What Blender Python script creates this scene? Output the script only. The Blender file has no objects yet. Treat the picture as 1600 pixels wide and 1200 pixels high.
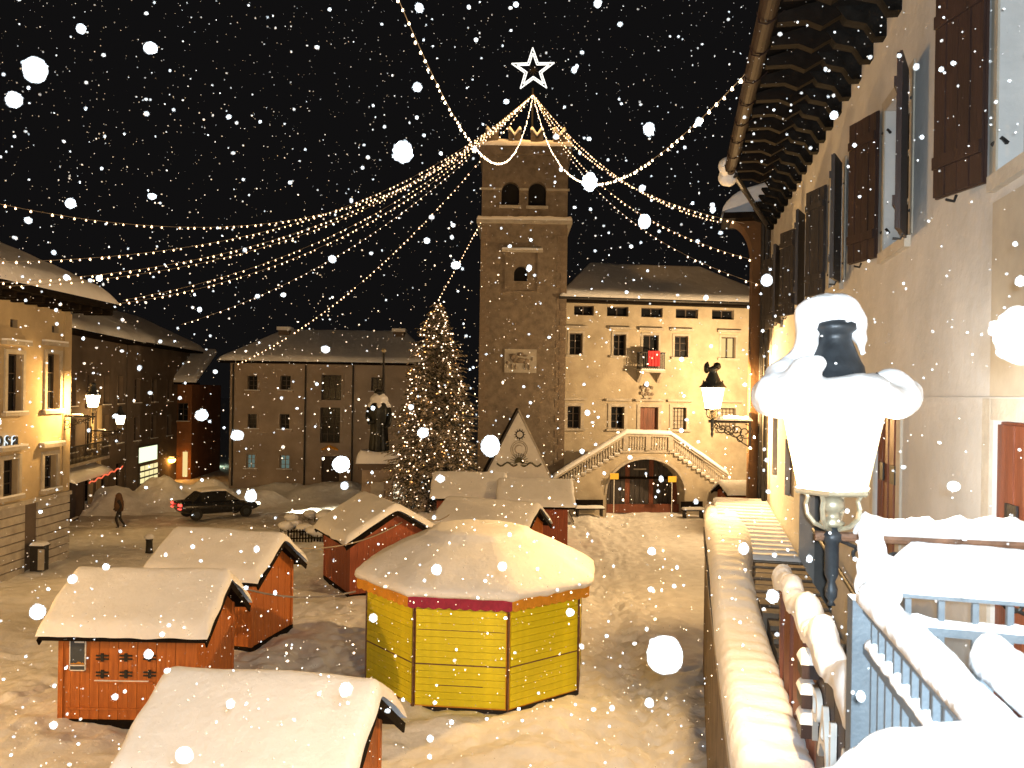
import bpy, bmesh, math, random
from mathutils import Vector, Matrix, noise

# ------------------------------------------------------------------ camera, world, lamps' exposure
SC = bpy.context.scene
COL = SC.collection
H = 7.0                      # eye height above the square
F = 1300.0                   # focal length in pixels of a 1600 px wide picture
ROLL = math.radians(0.9)
YAW = math.atan2(257, F)     # direction of the street wall on the right
cam_d = bpy.data.cameras.new('camera')
cam = bpy.data.objects.new('camera', cam_d); COL.objects.link(cam)
cam_d.sensor_width = 36.0
cam_d.lens = 36.0 * F / 1600
cam_d.shift_y = 13 / 1600
cam_d.clip_start = 0.05
cam_d.clip_end = 900
cam_d.dof.use_dof = True; cam_d.dof.focus_distance = 16.0; cam_d.dof.aperture_fstop = 4.6
cr, sr = math.cos(ROLL), math.sin(ROLL)
cam.matrix_world = Matrix(((cr, -sr, 0, 0), (0, 0, -1, 0), (sr, cr, 0, H), (0, 0, 0, 1)))
SC.camera = cam

W = bpy.data.worlds.new('World'); SC.world = W; W.use_nodes = True
bg = W.node_tree.nodes['Background']
bg.inputs['Color'].default_value = (0.62, 0.58, 0.60, 1)      # snow cloud lit from below by the town
bg.inputs['Strength'].default_value = 0.0036

SC.view_settings.view_transform = 'Standard'
SC.view_settings.look = 'None'
SC.view_settings.gamma = 1.0
SC.view_settings.exposure = 1.3
SC.render.engine = 'CYCLES'
SC.cycles.use_denoising = True
SC.cycles.use_adaptive_sampling = False
SC.cycles.max_bounces = 6
SC.cycles.transparent_max_bounces = 12
SC.cycles.sample_clamp_indirect = 4.0
SC.cycles.caustics_reflective = False
SC.cycles.caustics_refractive = False

WARM = (1.0, 0.60, 0.235)
AMBER = (1.0, 0.44, 0.10)

def lamp(name, loc, power, color, radius=0.08, parent=None):
    d = bpy.data.lights.new(name, 'POINT')
    d.energy = power; d.color = color; d.shadow_soft_size = radius
    o = bpy.data.objects.new(name, d); COL.objects.link(o)
    o.location = loc
    if parent: o.parent = parent
    return o

P_FLASH, P_NEAR, P_FAR, P_HALL_ASSUMED, P_LEFT, P_LEFT2, P_ORANGE, P_GREEN = 1150, 170, 3000, 5400, 900, 260, 110, 60
P_LEFT_ASSUMED, P_BEHIND, P_SQUARE = 2900, 1600, 2250
# the flash of the camera that took the picture: it lights the snowflakes and the near rail
lamp('camera_flash', (0.012, -0.01, H + 0.018), P_FLASH, (0.78, 0.91, 1.0), 0.012)

# ------------------------------------------------------------------ helpers
RND = random.Random(7)

def ray(px, py):
    u, v = px - 800, py - 613
    return (u * cr + v * sr) / F, (-u * sr + v * cr) / F
def P(px, py, D):
    a, b = ray(px, py)
    return Vector((a * D, D, H - b * D))
def G(px, py, z=0.0):
    a, b = ray(px, py)
    D = (H - z) / b
    return Vector((a * D, D, z))
def WF(X, s, z=0.0):
    return Vector((s * math.sin(YAW) + X * math.cos(YAW), s * math.cos(YAW) - X * math.sin(YAW), z))
def proj(p):
    a, b = p[0] / p[1] * F, (H - p[2]) / p[1] * F
    return 800 + a * cr - b * sr, 613 + a * sr + b * cr
def fuv(px, py, org, ang, d=0.0):
    """pixel -> (u, z) on the vertical plane through org turned by ang (u along it), d metres behind it"""
    a, b = ray(px, py)
    ux, uy = math.cos(ang), math.sin(ang)
    nx, ny = -math.sin(ang), math.cos(ang)
    t = ((org[0] + nx * d) * nx + (org[1] + ny * d) * ny) / (a * nx + ny)
    return (a * t - org[0]) * ux + (t - org[1]) * uy, H - b * t - org[2]

class MB:
    def __init__(s): s.v = []; s.f = []
    def quad(s, *p):
        n = len(s.v); s.v += [tuple(q) for q in p]; s.f.append(tuple(range(n, n + len(p))))
        return s
    def fbox(s, f, u0, u1, z0, z1, d0, d1):
        n = len(s.v)
        for d in (d0, d1):
            for (u, z) in ((u0, z0), (u1, z0), (u1, z1), (u0, z1)): s.v.append(tuple(f(u, z, d)))
        s.f += [tuple(n + i for i in q) for q in ((0,1,2,3),(7,6,5,4),(0,4,5,1),(1,5,6,2),(2,6,7,3),(3,7,4,0))]
        return s
    def box(s, x0, x1, y0, y1, z0, z1):
        return s.fbox(lambda u, z, d: (u, d, z), x0, x1, z0, z1, y0, y1)
    def hexa(s, pts):
        n = len(s.v); s.v += [tuple(p) for p in pts]
        s.f += [tuple(n + i for i in q) for q in ((0,1,2,3),(7,6,5,4),(0,4,5,1),(1,5,6,2),(2,6,7,3),(3,7,4,0))]
        return s
    def bar(s, a, b, w, h=None, up=(0, 0, 1)):
        a, b = Vector(a), Vector(b); h = h or w
        d = (b - a).normalized(); up = Vector(up)
        if abs(d.dot(up)) > 0.98: up = Vector((0, 1, 0))
        r = d.cross(up).normalized(); t = r.cross(d)
        P8 = [p + r * (i * w / 2) + t * (j * h / 2) for p in (a, b) for (i, j) in ((-1,-1),(1,-1),(1,1),(-1,1))]
        return s.hexa(P8)
    def tube(s, pts, r, n=8, cap=True):
        pts = [Vector(p) for p in pts]; rs = r if isinstance(r, (list, tuple)) else [r] * len(pts)
        base = len(s.v); prev = None
        for i, p in enumerate(pts):
            d = (pts[min(i + 1, len(pts) - 1)] - pts[max(i - 1, 0)])
            d = d.normalized() if d.length > 1e-9 else Vector((0, 0, 1))
            if prev is None:
                up = Vector((0, 0, 1)) if abs(d.z) < 0.95 else Vector((1, 0, 0))
                a = d.cross(up).normalized()
            else:
                a = (prev - d * prev.dot(d)).normalized()
            prev = a; b = d.cross(a)
            for k in range(n):
                t = 2 * math.pi * k / n
                s.v.append(tuple(p + (a * math.cos(t) + b * math.sin(t)) * rs[i]))
        for i in range(len(pts) - 1):
            for k in range(n):
                s.f.append((base + i*n + k, base + i*n + (k+1) % n, base + (i+1)*n + (k+1) % n, base + (i+1)*n + k))
        if cap:
            s.f.append(tuple(base + k for k in range(n))); e = base + (len(pts) - 1) * n
            s.f.append(tuple(e + k for k in reversed(range(n))))
        return s
    def lathe(s, prof, n=12, c=(0, 0, 0), rot=0.0, mod=None):
        base = len(s.v)
        for (r, z) in prof:
            for k in range(n):
                t = 2 * math.pi * k / n + rot; rr = r * (mod(t, z) if mod else 1)
                s.v.append((c[0] + rr * math.cos(t), c[1] + rr * math.sin(t), c[2] + z))
        for i in range(len(prof) - 1):
            for k in range(n):
                s.f.append((base + i*n + k, base + i*n + (k+1) % n, base + (i+1)*n + (k+1) % n, base + (i+1)*n + k))
        s.f.append(tuple(base + k for k in reversed(range(n))))
        e = base + (len(prof) - 1) * n; s.f.append(tuple(e + k for k in range(n)))
        return s
    def ico(s, c, r, sub=1, sc=(1, 1, 1), jit=0.0, rnd=RND):
        V, Fc = ICO[sub]; n = len(s.v)
        for p in V:
            k = r * (1 + (rnd.random() - .5) * 2 * jit)
            s.v.append((c[0] + p[0]*k*sc[0], c[1] + p[1]*k*sc[1], c[2] + p[2]*k*sc[2]))
        s.f += [tuple(n + i for i in q) for q in Fc]
        return s
    def prism(s, f, poly, d0, d1):
        n = len(s.v); m = len(poly)
        for d in (d0, d1):
            for (u, z) in poly: s.v.append(tuple(f(u, z, d)))
        s.f.append(tuple(n + i for i in range(m))); s.f.append(tuple(n + m + i for i in reversed(range(m))))
        for i in range(m): s.f.append((n + i, n + (i+1) % m, n + m + (i+1) % m, n + m + i))
        return s
    def mesh(s, name, mat, smooth=False, recalc=True):
        me = bpy.data.meshes.new(name); me.from_pydata(s.v, [], s.f); me.update()
        if recalc:
            bm = bmesh.new(); bm.from_mesh(me)
            bmesh.ops.recalc_face_normals(bm, faces=bm.faces); bm.to_mesh(me); bm.free()
        if smooth: me.polygons.foreach_set('use_smooth', [True] * len(me.polygons))
        me.materials.append(mat)
        return me
    def build(s, name, mat, parent=None, smooth=False, kind=None, recalc=True):
        return put(name, s.mesh(name, mat, smooth, recalc), parent, kind)

def _ico():
    out = {}
    for sub in (1, 2, 3):
        bm = bmesh.new(); bmesh.ops.create_icosphere(bm, subdivisions=sub, radius=1)
        bm.verts.ensure_lookup_table()
        out[sub] = ([tuple(v.co) for v in bm.verts], [tuple(v.index for v in f.verts) for f in bm.faces]); bm.free()
    return out
ICO = _ico()

def put(name, me, parent=None, kind=None, loc=None, rotz=0, scale=None):
    o = bpy.data.objects.new(name, me); COL.objects.link(o)
    if parent: o.parent = parent
    if kind: o['kind'] = kind
    if loc is not None: o.location = loc
    if rotz: o.rotation_euler = (0, 0, rotz)
    if scale: o.scale = scale
    return o
def tag(o, label, cat, group=None, kind=None):
    o['label'] = label; o['category'] = cat
    if group: o['group'] = group
    if kind: o['kind'] = kind
    return o
def thing(name, label, cat, loc=(0, 0, 0), rotz=0, group=None):
    o = bpy.data.objects.new(name, None); COL.objects.link(o)
    o.empty_display_size = 0.2
    o.location = loc; o.rotation_euler = (0, 0, rotz)
    return tag(o, label, cat, group)
def children(o): return [c for c in COL.objects if c.parent == o]
def copy_tree(o, parent=None):
    c = o.copy(); COL.objects.link(c)
    if parent: c.parent = parent
    for ch in children(o): copy_tree(ch, c)
    return c

# ------------------------------------------------------------------ materials
def mat(name, color, rough=0.8, var=0.15, vscale=3.0, bump=0.0, bscale=20.0, metal=0.0, color2=None, stretch=None, detail=6, spec=0.5):
    m = bpy.data.materials.new(name); m.use_nodes = True
    nt = m.node_tree; b = nt.nodes['Principled BSDF']
    b.inputs['Roughness'].default_value = rough; b.inputs['Metallic'].default_value = metal
    b.inputs['Specular IOR Level'].default_value = spec
    tc = nt.nodes.new('ShaderNodeTexCoord'); mp = nt.nodes.new('ShaderNodeMapping')
    nt.links.new(tc.outputs['Object'], mp.inputs['Vector'])
    if stretch: mp.inputs['Scale'].default_value = stretch
    n = nt.nodes.new('ShaderNodeTexNoise'); n.inputs['Scale'].default_value = vscale; n.inputs['Detail'].default_value = detail
    n.inputs['Roughness'].default_value = 0.62
    nt.links.new(mp.outputs['Vector'], n.inputs['Vector'])
    rp = nt.nodes.new('ShaderNodeValToRGB')
    lo = tuple(max(0, c * (1 - var * 1.6)) for c in color); hi = tuple(min(1, c * (1 + var)) for c in color)
    if color2: lo = color2
    rp.color_ramp.elements[0].color = (*lo, 1); rp.color_ramp.elements[0].position = 0.3
    rp.color_ramp.elements[1].color = (*hi, 1); rp.color_ramp.elements[1].position = 0.68
    nt.links.new(n.outputs['Fac'], rp.inputs['Fac']); nt.links.new(rp.outputs['Color'], b.inputs['Base Color'])
    if bump:
        n2 = nt.nodes.new('ShaderNodeTexNoise'); n2.inputs['Scale'].default_value = bscale; n2.inputs['Detail'].default_value = 5
        nt.links.new(mp.outputs['Vector'], n2.inputs['Vector'])
        bp = nt.nodes.new('ShaderNodeBump'); bp.inputs['Strength'].default_value = bump; bp.inputs['Distance'].default_value = 0.03
        nt.links.new(n2.outputs['Fac'], bp.inputs['Height']); nt.links.new(bp.outputs['Normal'], b.inputs['Normal'])
    return m
def glow(name, color, strength, sampled=False, clear=0.0):
    m = bpy.data.materials.new(name); m.use_nodes = True; nt = m.node_tree
    nt.nodes.remove(nt.nodes['Principled BSDF']); out = nt.nodes['Material Output']
    e = nt.nodes.new('ShaderNodeEmission'); e.inputs['Color'].default_value = (*color, 1); e.inputs['Strength'].default_value = strength
    if clear:
        t = nt.nodes.new('ShaderNodeBsdfTransparent'); mx = nt.nodes.new('ShaderNodeMixShader'); mx.inputs['Fac'].default_value = clear
        nt.links.new(e.outputs[0], mx.inputs[1]); nt.links.new(t.outputs[0], mx.inputs[2]); nt.links.new(mx.outputs[0], out.inputs['Surface'])
    else:
        nt.links.new(e.outputs[0], out.inputs['Surface'])
    m.cycles.emission_sampling = 'AUTO' if sampled else 'NONE'
    return m
def snow_mat(name, b1=0.5, s1=1.6, s2=9.0, s3=60.0, col=(0.80, 0.80, 0.81), track=0.0):
    m = bpy.data.materials.new(name); m.use_nodes = True; nt = m.node_tree; b = nt.nodes['Principled BSDF']
    b.inputs['Roughness'].default_value = 0.75; b.inputs['Specular IOR Level'].default_value = 0.25
    tc = nt.nodes.new('ShaderNodeTexCoord')
    hs = None
    for sc, w in ((s1, 1.0), (s2, 0.35), (s3, 0.03)):
        n = nt.nodes.new('ShaderNodeTexNoise'); n.inputs['Scale'].default_value = sc; n.inputs['Detail'].default_value = 3
        nt.links.new(tc.outputs['Object'], n.inputs['Vector'])
        k = nt.nodes.new('ShaderNodeMath'); k.operation = 'MULTIPLY'; k.inputs[1].default_value = w
        nt.links.new(n.outputs['Fac'], k.inputs[0])
        if hs is None: hs = k
        else:
            a = nt.nodes.new('ShaderNodeMath'); a.operation = 'ADD'; nt.links.new(hs.outputs[0], a.inputs[0]); nt.links.new(k.outputs[0], a.inputs[1]); hs = a
    bp = nt.nodes.new('ShaderNodeBump'); bp.inputs['Strength'].default_value = b1; bp.inputs['Distance'].default_value = 0.12
    nt.links.new(hs.outputs[0], bp.inputs['Height']); nt.links.new(bp.outputs['Normal'], b.inputs['Normal'])
    n = nt.nodes.new('ShaderNodeTexNoise'); n.inputs['Scale'].default_value = 2.2; n.inputs['Detail'].default_value = 8
    nt.links.new(tc.outputs['Object'], n.inputs['Vector'])
    rp = nt.nodes.new('ShaderNodeValToRGB')
    rp.color_ramp.elements[0].color = (*[c * (0.94 - track) for c in col], 1); rp.color_ramp.elements[0].position = 0.3
    rp.color_ramp.elements[1].color = (*col, 1); rp.color_ramp.elements[1].position = 0.6
    nt.links.new(n.outputs['Fac'], rp.inputs['Fac']); nt.links.new(rp.outputs['Color'], b.inputs['Base Color'])
    return m

M = dict(
    snow=snow_mat('fresh_snow', 0.35), ground=snow_mat('trodden_snow', 0.6, 1.7, 5.0, 22.0, (0.80, 0.79, 0.77), 0.10),
    flake=mat('snowflake', (0.9, 0.9, 0.9), 0.7, 0.03), flake_thin=mat('thin_snowflake', (0.9, 0.9, 0.9), 0.7, 0.03), flake_faint=mat('faint_snowflake', (0.9, 0.9, 0.9), 0.7, 0.03),
    plaster_hall=mat('cream_plaster', (0.41, 0.355, 0.265), 0.9, 0.14, 0.9, 0.25, 14, color2=(0.30, 0.255, 0.185)),
    plaster_left=mat('ochre_plaster', (0.46, 0.36, 0.22), 0.9, 0.14, 0.7, 0.2, 14),
    plaster_far=mat('grey_plaster', (0.35, 0.275, 0.21), 0.9, 0.16, 0.6, 0.2, 14),
    plaster_dark=mat('brown_plaster', (0.12, 0.09, 0.07), 0.9, 0.2, 0.6, 0.2, 14),
    plaster_street=mat('pale_lime_plaster', (0.47, 0.455, 0.435), 0.92, 0.08, 0.9, 0.35, 9, color2=(0.38, 0.365, 0.345)),
    plaster_corner=mat('orange_plaster', (0.10, 0.048, 0.016), 0.9, 0.12, 0.9, 0.2, 12),
    plaster_terra=mat('terracotta_plaster', (0.24, 0.10, 0.04), 0.9, 0.15, 0.9, 0.2, 12),
    quoin=mat('weathered_corner_stone', (0.21, 0.16, 0.115), 0.9, 0.25, 2.5, 0.4, 12),
    stone=mat('dressed_stone', (0.40, 0.36, 0.30), 0.85, 0.15, 2.5, 0.3, 18),
    rubble=mat('tower_rubble_stone', (0.20, 0.16, 0.12), 0.92, 0.2, 2.2, 0.5, 5.0, color2=(0.12, 0.095, 0.07), detail=9),
    hut=mat('orange_stained_wood', (0.42, 0.125, 0.018), 0.6, 0.2, 2.0, 0.25, 16, stretch=(6, 6, 0.6), color2=(0.28, 0.075, 0.012)),
    hut_red=mat('red_stained_wood', (0.27, 0.062, 0.022), 0.65, 0.2, 2.0, 0.25, 16, stretch=(6, 6, 0.6)),
    yellow=mat('yellow_painted_board', (0.70, 0.60, 0.014), 0.5, 0.10, 2.5, 0.1, 14),
    ochre=mat('orange_valance_cloth', (0.62, 0.27, 0.02), 0.8, 0.12, 5.0),
    magenta=mat('magenta_cloth', (0.30, 0.018, 0.055), 0.8, 0.15, 5.0),
    dark=mat('dark_gap', (0.012, 0.010, 0.009), 0.8, 0.2),
    pane=mat('dark_window_glass', (0.010, 0.011, 0.013), 0.25, 0.2, spec=0.15),
    frame_dark=mat('dark_window_frame', (0.06, 0.045, 0.035), 0.7, 0.2),
    frame_pale=mat('pale_window_frame', (0.34, 0.30, 0.24), 0.7, 0.1),
    shutter=mat('brown_shutter_wood', (0.027, 0.012, 0.009), 0.55, 0.25, 2.0, 0.2, 12, stretch=(4, 4, 0.5)),
    shutter_grey=mat('weathered_shutter_wood', (0.034, 0.028, 0.026), 0.6, 0.25, 2.0, 0.2, 12, stretch=(4, 4, 0.5)),
    door=mat('red_brown_door_wood', (0.15, 0.042, 0.018), 0.55, 0.25, 2.0, 0.2, 12, stretch=(5, 5, 0.5)),
    iron=mat('wrought_iron', (0.022, 0.020, 0.019), 0.5, 0.2, 8, 0.2, 40, metal=0.3),
    rust=mat('rusty_iron_tube', (0.15, 0.075, 0.04), 0.65, 0.35, 8, 0.3, 60),
    grey_metal=mat('blue_grey_painted_metal', (0.060, 0.075, 0.088), 0.5, 0.12, 8, 0.12, 60),
    lamp_cap=mat('lantern_dark_metal', (0.035, 0.042, 0.05), 0.45, 0.2, 8, 0.1, 40, metal=0.4),
    lamp_brass=mat('lantern_pale_metal', (0.42, 0.37, 0.26), 0.4, 0.15, 8, metal=0.5),
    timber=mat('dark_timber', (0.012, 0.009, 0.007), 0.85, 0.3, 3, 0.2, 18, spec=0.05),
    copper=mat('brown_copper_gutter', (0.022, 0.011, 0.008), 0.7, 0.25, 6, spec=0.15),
    corbel=mat('dark_corbel_stone', (0.012, 0.011, 0.010), 0.9, 0.5, 4, 0.3, 20, spec=0.05),  # one near-black tone with hardly any specular
    needle=mat('spruce_needles', (0.085, 0.080, 0.045), 0.8, 0.4, 3),
    needle_frost_lit=mat('frosted_bulb_lit_needles', (0.44, 0.37, 0.28), 0.85, 0.3, 3),  # frost, with the bulbs' light on the needles put into the colour
    bark=mat('bark', (0.06, 0.04, 0.03), 0.9, 0.3, 8),
    bronze=mat('dark_bronze', (0.022, 0.024, 0.022), 0.45, 0.3, 6, metal=0.5),
    car=mat('dark_car_paint', (0.012, 0.013, 0.016), 0.25, 0.1), tyre=mat('tyre_rubber', (0.012, 0.012, 0.012), 0.9),
    cloth_dark=mat('dark_clothing', (0.018, 0.016, 0.016), 0.9, 0.2), cloth_brown=mat('brown_jacket', (0.10, 0.05, 0.025), 0.9, 0.2),
    skin=mat('skin', (0.45, 0.26, 0.18), 0.6, 0.05),
    white=mat('white_paint', (0.72, 0.70, 0.66), 0.6, 0.05), black=mat('black_paint', (0.01, 0.01, 0.01), 0.5),
    yellow_sign=mat('yellow_sign_paint', (0.80, 0.52, 0.06), 0.5, 0.03), red=mat('red_banner_cloth', (0.42, 0.02, 0.03), 0.8, 0.1),
    slate=mat('poster_slate', (0.05, 0.06, 0.075), 0.5, 0.15), cable=mat('pale_cable', (0.30, 0.25, 0.19), 0.7),
    roof=mat('dark_roof_tiles', (0.05, 0.04, 0.035), 0.9, 0.3, 5), bark_snow=snow_mat('clinging_snow', 0.3),
    g_lamp=glow('lit_lantern_glass', (1.0, 0.86, 0.56), 6.0, False, 0.55),
    g_bulb=glow('warm_string_bulb', (1.0, 0.60, 0.31), 2.7), g_bulb_hot=glow('warm_string_bulb_bright', (1.0, 0.72, 0.44), 4.5),
    g_fairy=glow('fairy_bulb', (1.0, 0.68, 0.44), 2.8), g_fairy_amber=glow('amber_fairy_bulb', (1.0, 0.44, 0.13), 2.0),
    g_star=glow('star_tube', (1.0, 0.95, 0.84), .9), g_window=glow('lit_room_window', (1.0, 0.74, 0.30), 0.40),
    g_shop=glow('lit_shop_window', (0.85, 1.0, 0.62), .6), g_shop2=glow('lit_shop_shelves', (1.0, 0.86, 0.42), .42), g_red=glow('red_garland', (1.0, 0.16, 0.07), .5),
    g_tail=glow('tail_lamp', (1.0, 0.06, 0.04), 1.6), g_orange=glow('orange_street_lamp', (1.0, 0.50, 0.10), 9.0, False, 0.5),
    g_green=glow('mercury_street_lamp', (0.72, 1.0, 0.70), 5.0, False, 0.5), g_sign=glow('backlit_sign', (0.85, 0.95, 1.0), .5),
    g_dim=glow('dim_room_window', (0.50, 0.72, 0.62), 0.09), g_head=glow('headlamp', (1.0, 0.92, 0.7), 5.0),
)

for nm, al in (('flake_thin', .55), ('flake_faint', .28)): M[nm].node_tree.nodes['Principled BSDF'].inputs['Alpha'].default_value = al   # loose crystals: partly see-through
# ------------------------------------------------------------------ shared builders
def fac(u, z, d): return (u, d, z)          # facade in the building's own frame: u along, d into the building

def wall_holes(mb, f, u0, u1, z0, z1, holes, rev=0.25):
    """front face with openings and their reveals; a hole is (u0,u1,z0,z1[,'arch'])"""
    us = sorted({u0, u1, *[h[0] for h in holes], *[h[1] for h in holes]})
    zs = sorted({z0, z1, *[h[2] for h in holes], *[h[3] for h in holes]})
    us = [u for u in us if u0 <= u <= u1]; zs = [z for z in zs if z0 <= z <= z1]
    for a, b in zip(us, us[1:]):
        for c, d in zip(zs, zs[1:]):
            m, n = (a + b) / 2, (c + d) / 2
            if any(h[0] < m < h[1] and h[2] < n < h[3] for h in holes): continue
            mb.quad(f(a, c, 0), f(b, c, 0), f(b, d, 0), f(a, d, 0))
    for h in holes:
        a, b, c, d = h[:4]; r = rev
        if len(h) > 4:
            kind = h[4]; R = (b - a) / 2; mid = (a + b) / 2; N = 16
            rise = R if kind == 'arch' else kind
            cz = d - rise
            arc = [(mid + R * math.cos(math.pi * (1 - k / N)), cz + rise * math.sin(math.pi * k / N)) for k in range(N + 1)]
            for p, q in zip(arc, arc[1:]):
                mb.quad(f(p[0], p[1], 0), f(q[0], q[1], 0), f(q[0], d, 0), f(p[0], d, 0))
                mb.quad(f(p[0], p[1], 0), f(q[0], q[1], 0), f(q[0], q[1], r), f(p[0], p[1], r))
            top = cz
        else:
            top = d
            mb.quad(f(a, d, 0), f(b, d, 0), f(b, d, r), f(a, d, r))
        mb.quad(f(a, c, 0), f(b, c, 0), f(b, c, r), f(a, c, r))
        mb.quad(f(a, c, 0), f(a, top, 0), f(a, top, r), f(a, c, r))
        mb.quad(f(b, c, 0), f(b, top, 0), f(b, top, r), f(b, c, r))
    return mb

def window(parent, f, h, depth=0.2, pane=None, frame=None, nx=2, nz=2, fw=0.06, bar=0.035):
    u0, u1, z0, z1 = h[:4]; fm = MB()
    fr = frame or M['frame_dark']
    fm.fbox(f, u0, u0 + fw, z0, z1, depth - .05, depth); fm.fbox(f, u1 - fw, u1, z0, z1, depth - .05, depth)
    fm.fbox(f, u0 + fw, u1 - fw, z0, z0 + fw, depth - .048, depth); fm.fbox(f, u0 + fw, u1 - fw, z1 - fw, z1, depth - .048, depth)
    for k in range(1, nx):
        u = u0 + (u1 - u0) * k / nx; fm.fbox(f, u - bar, u + bar, z0 + fw, z1 - fw, depth - .045, depth - .002)
    for k in range(1, nz):
        z = z0 + (z1 - z0) * k / nz; fm.fbox(f, u0 + fw, u1 - fw, z - bar * .6, z + bar * .6, depth - .04, depth - .004)
    w = fm.build('window', fr, parent)
    MB().fbox(f, u0, u1, z0, z1, depth + .004, depth + .02).build('pane', pane or M['pane'], w)
    return w
def surround(parent, f, h, mat_, w=0.14, sill=True, hood=False, snow=True, proud=0.05):
    u0, u1, z0, z1 = h[:4]; m = MB()
    m.fbox(f, u0 - w, u0 - .004, z0, z1 + w, -proud, 0.02); m.fbox(f, u1 + .004, u1 + w, z0, z1 + w, -proud, 0.02)
    m.fbox(f, u0 - .004, u1 + .004, z1 + .003, z1 + w, -proud + .003, 0.02)
    m.build('window_surround', mat_, parent)
    if sill:
        s = MB().fbox(f, u0 - w - .1, u1 + w + .1, z0 - .13, z0 - .003, -.16, .02).build('sill', mat_, parent)
        if snow:
            MB().fbox(f, u0 - w - .08, u1 + w + .08, z0 - .001, z0 + .05, -.15, -.055).build('sill_snow', M['snow'], s)
    if hood:
        s = MB().fbox(f, u0 - w - .16, u1 + w + .16, z1 + w + .16, z1 + w + .30, -.22, .02).build('lintel', mat_, parent)
        if snow: MB().fbox(f, u0 - w - .15, u1 + w + .15, z1 + w + .302, z1 + w + .37, -.21, .02).build('lintel_snow', M['snow'], s)

def snow_slab(base, T, nu=24, nv=16, amp=0.12, seed=0.0, edge=(0.1, 0.1, 0.1, 0.1), frq=1.0):
    """snow blanket with rounded edges over a surface base(u,v) -> (x,y,z), u and v from 0 to 1; edge = rounding (u0,u1,v0,v1)"""
    def grid(n, e0, e1):
        g = [0.0]
        for k in range(1, 6): g.append(e0 * (1 - math.cos(k / 5 * math.pi / 2)))
        m = max(2, n)
        for k in range(1, m): g.append(e0 + (1 - e0 - e1) * k / m)
        for k in range(5, -1, -1): g.append(1 - e1 * (1 - math.cos(k / 5 * math.pi / 2)))
        return g
    us, vs = grid(nu, edge[0], edge[1]), grid(nv, edge[2], edge[3])
    def fall(x, e0, e1):
        k = 1.0
        if x < e0: k *= math.sqrt(max(0, 1 - (1 - x / e0) ** 2))
        if x > 1 - e1: k *= math.sqrt(max(0, 1 - (1 - (1 - x) / e1) ** 2))
        return k
    mb = MB(); nU, nV = len(us), len(vs)
    for u in us:
        for v in vs:
            p = Vector(base(u, v))
            n = noise.noise(Vector((p.x * frq + seed, p.y * frq, p.z * frq))) + .5 * noise.noise(Vector((p.x * 3 * frq + seed, p.y * 3 * frq, p.z * 3)))
            mb.v.append((p.x, p.y, p.z + T * fall(u, edge[0], edge[1]) * fall(v, edge[2], edge[3]) * (1 + amp * n)))
    for i in range(nU - 1):
        for j in range(nV - 1):
            mb.f.append((i * nV + j, (i + 1) * nV + j, (i + 1) * nV + j + 1, i * nV + j + 1))
    return mb
def snow_on_path(pts, w, h, amp=0.25, seed=0.0, step=0.05, frq=3.0):
    """rounded ridge of snow lying on a rail: pts run along the rail's top"""
    pts = [Vector(p) for p in pts]; fine = []
    for a, b in zip(pts, pts[1:]):
        n = max(2, int((b - a).length / step))
        fine += [a.lerp(b, k / n) for k in range(n)]
    fine.append(pts[-1]); mb = MB(); K = 9; L = len(fine)
    for i, p in enumerate(fine):
        d = (fine[min(i + 1, L - 1)] - fine[max(i - 1, 0)]).normalized(); r = Vector((d.y, -d.x, 0)).normalized()
        e = min(1, math.sqrt(max(0, min(i, L - 1 - i) * step / (w * .6)))) if L > 3 else 1
        q = 1 + amp * (noise.noise(Vector((p.x * frq + seed, p.y * frq, p.z * frq))) + .4 * noise.noise(p * frq * 3.1 + Vector((seed, 0, 0))))
        for k in range(K):
            t = math.pi * k / (K - 1)
            off = amp * .25 * w * noise.noise(Vector((p.x * frq, seed + k * .4, p.y * frq)))
            mb.v.append(tuple(p + r * (math.cos(t) * w / 2 * (.55 + .45 * e) * (1 + .15 * (q - 1)) + off) + Vector((0, 0, math.sin(t) ** .8 * h * q * (.1 + .9 * e)))))
    for i in range(L - 1):
        for k in range(K - 1): mb.f.append((i*K + k, (i+1)*K + k, (i+1)*K + k + 1, i*K + k + 1))
        mb.f.append((i*K + K - 1, (i+1)*K + K - 1, (i+1)*K, i*K))
    mb.f.append(tuple(range(K))); mb.f.append(tuple((L - 1) * K + k for k in reversed(range(K))))
    return mb
def blob(name, balls, mat_, parent=None, voxel=0.03, amp=0.02, frq=6.0, kind=None, smooth=8):
    """lumps of snow melted into one surface"""
    mb = MB()
    for (c, r, *sc) in balls: mb.ico(c, r, 3, sc[0] if sc else (1, 1, 1))
    me = mb.mesh(name + '_raw', mat_, recalc=False)
    o = bpy.data.objects.new(name, me); COL.objects.link(o)
    r = o.modifiers.new('r', 'REMESH'); r.mode = 'VOXEL'; r.voxel_size = voxel; r.use_smooth_shade = True
    s = o.modifiers.new('s', 'SMOOTH'); s.iterations = smooth; s.factor = .5
    bpy.context.view_layer.update()
    dg = bpy.context.evaluated_depsgraph_get()
    m2 = bpy.data.meshes.new_from_object(o.evaluated_get(dg)); o.modifiers.clear(); o.data = m2; bpy.data.meshes.remove(me)
    m2.name = name
    for v in m2.vertices:
        p = v.co; n = noise.noise(p * frq) + .5 * noise.noise(p * frq * 2.7)
        v.co = p + v.normal * amp * n
    m2.materials.clear(); m2.materials.append(mat_)
    m2.polygons.foreach_set('use_smooth', [True] * len(m2.polygons))
    if parent: o.parent = parent
    if kind: o['kind'] = kind
    return o
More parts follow.
